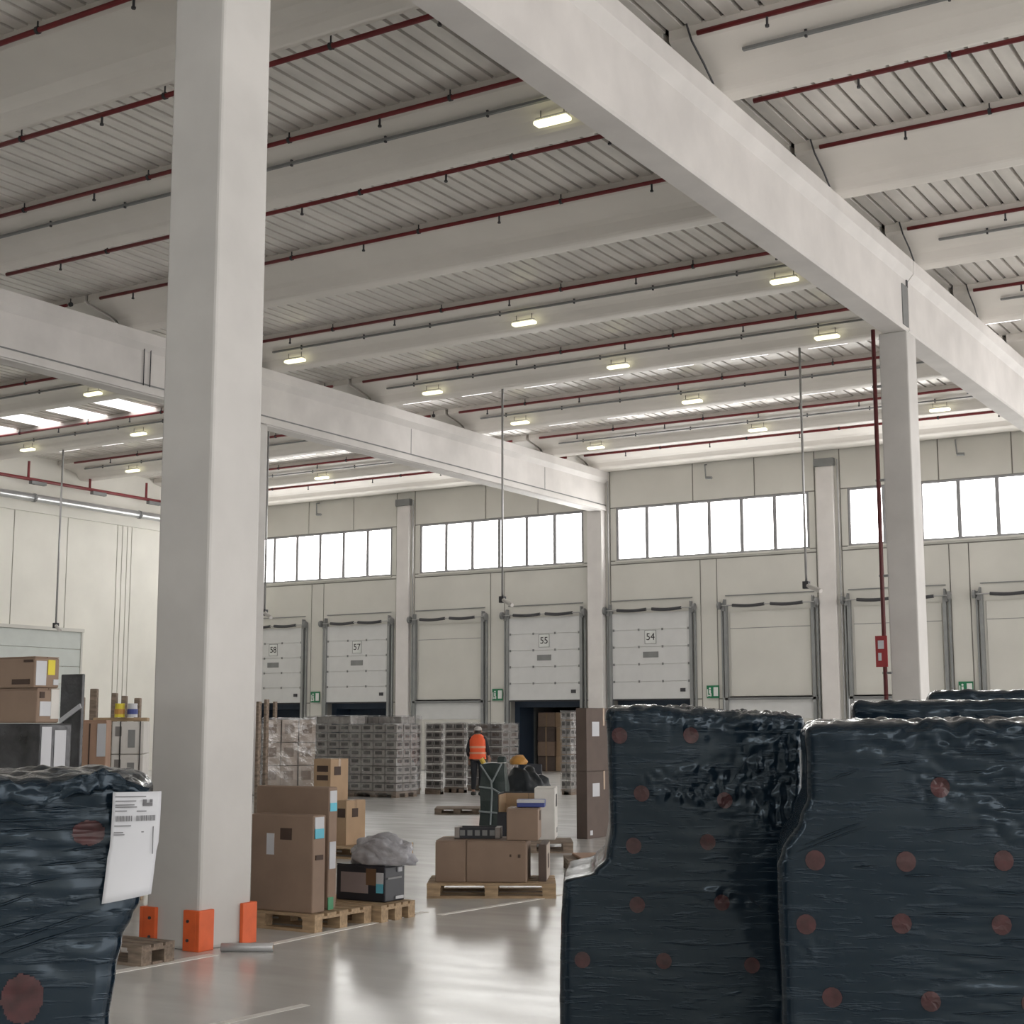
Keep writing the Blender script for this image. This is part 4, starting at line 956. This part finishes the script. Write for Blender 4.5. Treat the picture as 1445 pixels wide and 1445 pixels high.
def folds(L_, lst, rad=.0045):
    """raised horizontal folds of stretch film following the face; lst: x0, x1, y0, y1 in photo pixels"""
    fn, par = L_['fn'], L_['o']
    for k_, (xa, xb, ya, yb) in enumerate(lst):
        q = MB(); n = 14; ring = []
        for i in range(n + 1):
            u = i / n; px = xa + (xb - xa) * u; py = ya + (yb - ya) * u + 1.5 * noise.noise(Vector((u * 5, k_, 0)))
            p, nn = fn(px, py); r = rad * (math.sin(math.pi * min(1, max(0, u))) ** .6 + .05) * (1 + .5 * noise.noise(Vector((u * 7, k_ * 3.1, 1))))
            for j in range(6):
                a_ = math.pi * j / 5; q.v.append((p.x, p.y - r * 1.5 * math.sin(a_) - .0005, p.z + r * math.cos(a_)))
        for i in range(n):
            for j in range(5): k = i * 6 + j; q.f.append((k, k + 1, k + 7, k + 6))
        q.build('film_fold', FILM, par, True)
folds(bl2, [(1320, 1420, 1346, 1350), (1300, 1352, 1382, 1384), (1370, 1445, 1370, 1368), (1290, 1390, 1290, 1288), (1400, 1445, 1325, 1324), (1270, 1325, 1236, 1235), (1200, 1235, 1225, 1224), (1330, 1440, 1430, 1424), (1390, 1460, 1258, 1260), (1350, 1410, 1090, 1087), (1395, 1450, 1142, 1141), (1240, 1300, 1080, 1074), (1300, 1400, 1172, 1166), (1340, 1430, 1065, 1062), (1160, 1215, 1105, 1085), (1120, 1225, 1205, 1165), (1130, 1220, 1195, 1158), (1375, 1440, 1402, 1400)])
folds(bl1, [(905, 1000, 1262, 1258), (985, 1010, 1270, 1268), (1050, 1072, 1262, 1280), (880, 910, 1253, 1251), (1030, 1065, 1105, 1050)], rad=.0035)
LL = black_load(3.85, [(1104, -380)], [(1104, 210), (1115, 212), (1284, 205), (1304, 194), (1337, 181), (1387, 173), (1445, 166)], 1104, [], .05,
    'black film-wrapped load at the left edge with a paper sheet on its corner', .8, 9.4, dth=15, res=.011,
    masks=((40, 1190, 190, 110, .010, 5, 6), (60, 1120, 160, 40, .016, 9, 2), (40, 1300, 200, 120, .012, 4, 3)))
# red carton print showing through the film, loose film and sheet on the left load
tl, ol, fnl, lx, lz, z1l = LL['t'], LL['o'], LL['fn'], LL['lx'], LL['lz'], LL['z1']
def patch(px0, px1, py0, py1, nm='red_carton_print'):
    q = MB(); n = 28
    for j in range(n + 1):
        for i in range(n + 1):
            u, v_ = i / n, j / n
            o, nn = fnl(px0 + u * (px1 - px0), py1 + v_ * (py0 - py1)); q.v.append(tuple(o + nn * .004))
    for j in range(n):
        for i in range(n):
            if ((i + .5) / n - .5) ** 2 + ((j + .5) / n - .5) ** 2 > .23 + .05 * noise.noise(Vector((i * .3, j * .3, px0))): continue
            k = j * (n + 1) + i; q.f.append((k, k + 1, k + n + 2, k + n + 1))
    q.build(nm, DOTM, ol)
patch(104, 152, 1160, 1198); patch(14, 76, 1378, 1452)
def loose(par, pts, amp, seed, nm='loose_film'):
    """crumpled ribbon of film through pts, wd metres high"""
    q = MB(); n = 40; m_ = 5
    for i in range(n + 1):
        s_ = i / n * (len(pts) - 1); k = min(int(s_), len(pts) - 2); f_ = s_ - k
        A, B = pts[k], pts[k + 1]
        for j in range(m_ + 1):
            v_ = j / m_
            p = Vector(A[:3]).lerp(Vector(B[:3]), f_) + Vector((0, 0, 1)) * (v_ * (A[3] * (1 - f_) + B[3] * f_)) + Vector((0, -1, 0)) * .0
            p += noise.noise_vector(Vector((i * .35 + seed, v_ * 2.0, seed))) * amp
            q.v.append(tuple(p))
    for i in range(n):
        for j in range(m_): k = i * (m_ + 1) + j; q.f.append((k, k + 1, k + m_ + 2, k + m_ + 1))
    o = q.build(nm, FILM, par, True); s = o.modifiers.new('thickness', 'SOLIDIFY'); s.thickness = .002
folds(LL, [(-10, 110, 1175, 1172), (0, 40, 1196, 1192), (25, 95, 1255, 1242), (-20, 60, 1290, 1262), (-20, 150, 1345, 1290), (-20, 160, 1360, 1305), (20, 120, 1145, 1142), (-10, 70, 1160, 1158), (60, 150, 1225, 1218), (-20, 130, 1128, 1126), (-20, 90, 1320, 1290), (90, 150, 1205, 1200)], rad=.0035)
loose(tl, [(lx(-20, 0), -.03, z1l - .05, .06), (lx(60, 0), -.03, z1l - .06, .05), (lx(115, 0), -.03, z1l - .03, .045), (lx(150, 0), -.02, z1l - .02, .05), (lx(208, 0), -.01, z1l - .05, .03)], .014, 2.2)
# paper sheet
sx0, sx1 = lx(160, -.05), lx(229, -.05); sz1, sz0 = lz(1121, -.05), lz(1283, -.05)
q = MB(); n = 12
for j in range(n + 1):
    for i in range(n + 1):
        u, v_ = i / n, j / n
        q.v.append((sx0 + u * (sx1 - sx0) - .012 * (1 - v_) ** 2 - (.006 if v_ < .5 else 0) * (1 - v_), -.055 + .035 * u * u + .02 * math.sin(3 * v_) * (1 - v_), sz0 + v_ * (sz1 - sz0) + (.018 * u * (1 - v_))))
for j in range(n):
    for i in range(n): k = j * (n + 1) + i; q.f.append((k, k + 1, k + n + 2, k + n + 1))
sh = q.build('paper_sheet', PAPER, None, True); sh.matrix_world = Matrix.Translation(tl.location) @ Matrix.Rotation(tl.rotation_euler.z, 4, 'Z')
s = sh.modifiers.new('thickness', 'SOLIDIFY'); s.thickness = .0015
tag(sh, 'white printed delivery sheet with barcodes on the corner of the left black load', 'paper')
sw, shh = sx1 - sx0, sz1 - sz0
def printed(u0, u1, v0, v1):
    y = -.055 + .035 * ((u0 + u1) / 2) ** 2 - .006 + (.02 * math.sin(3 * (v0 + v1) / 2) * (1 - (v0 + v1) / 2))
    xo = -.012 * (1 - (v0 + v1) / 2) ** 2
    return (sx0 + u0 * sw + xo, sx0 + u1 * sw + xo, y - .0006, y, sz0 + v0 * shh, sz0 + v1 * shh)
ink = MB()
for r0, u0, u1 in ((.955, .05, .68), (.915, .06, .48), (.88, .06, .45), (.86, .06, .5), (.825, .06, .3), (.82, .5, .7), (.69, .06, .4), (.63, .06, .25), (.61, .06, .28), (.63, .62, .67)):
    ink.box(*printed(u0, u1, r0, r0 + .009))
u = .08
while u < .42: w_ = random.choice((.008, .014, .02)); ink.box(*printed(u, u + w_, .735, .785)); u += w_ + .011
u = .5
while u < .88: w_ = random.choice((.008, .014, .02)); ink.box(*printed(u, u + w_, .735, .785)); u += w_ + .011
ink.box(*printed(.62, .82, .87, .90)); ink.box(*printed(.62, .70, .90, .93)); ink.box(*printed(.76, .82, .90, .93)); ink.box(*printed(.86, .88, .43, .68))
io = ink.build('printing', mat('print_grey_ink', (.16, .16, .17), .7), sh)
# small white label on the middle black load
p_ = atd(1133, 1085, 6.4); o = MB().box(-.02, .02, -.003, .003, -.08, .08).build('paper_label', PAPER); put(o, p_, YAW + R(50)); tag(o, 'narrow white label on the right edge of the middle black load', 'label')

# ------------------------------------------------------------------ person in an orange vest, seen from behind
fp = hit(674, 1122, 2, 0); HT = 1.66
t = empty('person', (fp.x, fp.y, 0), YAW + R(-8)); tag(t, 'person in a bright orange vest, dark trousers and pale cap walking away', 'person')
def skin(name, verts, edges, m, parent, subd=2):
    me = bpy.data.meshes.new(name); me.from_pydata([v[:3] for v in verts], edges, []); me.materials.append(m)
    o = link(name, me, parent)
    sm = o.modifiers.new('skin', 'SKIN'); sm.use_smooth_shade = True
    for i, v in enumerate(verts):
        sv = me.skin_vertices[0].data[i]; sv.radius = (v[3], v[4] if len(v) > 4 else v[3]); sv.use_root = (i == 0)
    sb = o.modifiers.new('sub', 'SUBSURF'); sb.levels = subd; sb.render_levels = subd
    return o
SKIN = mat('skin', (.42, .25, .18), .5); TROU = mat('dark_trousers', (.022, .024, .03), .8); SLV = mat('dark_sleeve', (.025, .025, .032), .8)
VEST = mat('hi_vis_orange', (.95, .13, .04), .6, emit=None); CAP = mat('pale_cap', (.45, .43, .41), .7); SHOE = mat('dark_shoe', (.02, .02, .02), .6); BAND = mat('vest_band', (.75, .32, .2), .4)
# joints: pelvis 0, spine 1, chest 2, neck 3, head 4, head top 5, shoulders/elbows/wrists, hips/knees/ankles/toes
J = [(0, 0, .90, .13, .10), (0, 0, 1.08, .125, .09), (0, .01, 1.25, .14, .095), (0, .01, 1.40, .05, .05), (0, .03, 1.50, .075, .085), (0, .03, 1.60, .06, .07),
     (-.17, 0, 1.33, .05), (-.235, -.02, 1.08, .04), (-.225, .10, .87, .032), (.17, 0, 1.33, .05), (.235, .03, 1.08, .04), (.245, .17, .92, .032),
     (-.09, 0, .84, .08), (-.10, .06, .47, .055), (-.10, -.03, .10, .038), (-.10, .10, .04, .032), (.09, 0, .84, .08), (.10, .02, .47, .055), (.10, -.17, .12, .038), (.10, -.05, .04, .032)]
E_ = [(0, 1), (1, 2), (2, 3), (3, 4), (4, 5), (2, 6), (6, 7), (7, 8), (2, 9), (9, 10), (10, 11), (0, 12), (12, 13), (13, 14), (14, 15), (0, 16), (16, 17), (17, 18), (18, 19)]
skin('body', J, E_, SKIN, t)
for (wx, wy, wz) in ((-.225, .10, .87), (.245, .17, .92)):
    hv = [(wx, wy, wz, .028, .018), (wx, wy + .03, wz - .05, .036, .018), (wx, wy + .04, wz - .09, .03, .016)]
    he = [(0, 1), (1, 2)]
    for i_, (dx, ln) in enumerate(((-.028, .055), (-.01, .065), (.01, .06), (.027, .048))):
        a_ = len(hv); hv += [(wx + dx, wy + .055, wz - .10, .0095), (wx + dx, wy + .075, wz - .10 - ln * .5, .009), (wx + dx, wy + .065, wz - .10 - ln, .008)]; he += [(2, a_), (a_, a_ + 1), (a_ + 1, a_ + 2)]
    a_ = len(hv); hv += [(wx + .04, wy + .06, wz - .05, .011), (wx + .045, wy + .08, wz - .085, .0095)]; he += [(1, a_), (a_, a_ + 1)]
    skin('hand', hv, he, SKIN, t, 1)
skin('trousers', [(0, 0, .93, .15, .12), (-.09, 0, .83, .10), (-.10, .06, .47, .075), (-.10, -.03, .11, .06), (.09, 0, .83, .10), (.10, .02, .47, .075), (.10, -.16, .13, .06)], [(0, 1), (1, 2), (2, 3), (0, 4), (4, 5), (5, 6)], TROU, t)
skin('jacket', [(0, .01, 1.28, .155, .11), (-.17, 0, 1.34, .07), (-.235, -.02, 1.08, .058), (-.228, .08, .91, .048), (.17, 0, 1.34, .07), (.235, .03, 1.08, .058), (.243, .15, .95, .048), (0, 0, 1.02, .14, .11), (0, .01, 1.42, .07)], [(0, 1), (1, 2), (2, 3), (0, 4), (4, 5), (5, 6), (0, 7), (0, 8)], SLV, t)
ve = MB()
rings = [(.86, .205, .155), (.92, .20, .15), (1.05, .19, .145), (1.2, .205, .15), (1.32, .205, .14), (1.40, .15, .12), (1.45, .085, .085)]
n = 24
for z, a_, b_ in rings:
    for k in range(n):
        an = 2 * math.pi * k / n; cx_, sx_ = math.cos(an), math.sin(an)
        ve.v.append((a_ * math.copysign(abs(cx_) ** .75, cx_), .01 + b_ * math.copysign(abs(sx_) ** .75, sx_), z))
for i in range(len(rings) - 1):
    for k in range(n): j = (k + 1) % n; ve.f.append((i * n + k, i * n + j, (i + 1) * n + j, (i + 1) * n + k))
vo = ve.build('vest', VEST, t, True)
for z in (.98, 1.12):
    b = MB(); 
    for zz_ in (z, z + .05):
        for k in range(n):
            an = 2 * math.pi * k / n; cx_, sx_ = math.cos(an), math.sin(an); b.v.append((.205 * math.copysign(abs(cx_) ** .75, cx_), .01 + .158 * math.copysign(abs(sx_) ** .75, sx_), zz_))
    for k in range(n): j = (k + 1) % n; b.f.append((k, j, n + j, n + k))
    b.build('reflective_band', BAND, vo, True)
# head details: hair, cap, ears, nose, eyes, mouth
hd = lump('cap', CAP, t, .098, .115, .10, 2.0, .03, 3); hd.location = (0, .03, 1.545)
o = bevel(MB().box(-.07, .07, .12, .20, 1.565, 1.578).build('cap_brim', CAP, t), .004, 1)
o = lump('hair', mat('dark_hair', (.05, .04, .035), .7), t, .088, .09, .09, 4.0, .08, 3); o.location = (0, .01, 1.475)
for s in (-1, 1):
    o = lump('ear', SKIN, t, .014, .022, .05, 1, .05, 2); o.location = (s * .09, .03, 1.50)
    o = lump('eye', INK, t, .011, .006, .014, 1, .02, 2); o.location = (s * .032, .115, 1.525)
    fo = bevel(MB().box(-.048, .048, -.10, .17, 0, .085).build('shoe', SHOE, t), .03, 3); fo.location = (s * .10, -.03 if s < 0 else -.15, 0.0)
o = lump('nose', SKIN, t, .014, .02, .04, 1, .05, 2); o.location = (0, .12, 1.485)
o = bevel(MB().box(-.025, .025, .105, .115, 1.455, 1.463).build('mouth', mat('lip', (.3, .12, .1), .5), t), .003, 1)
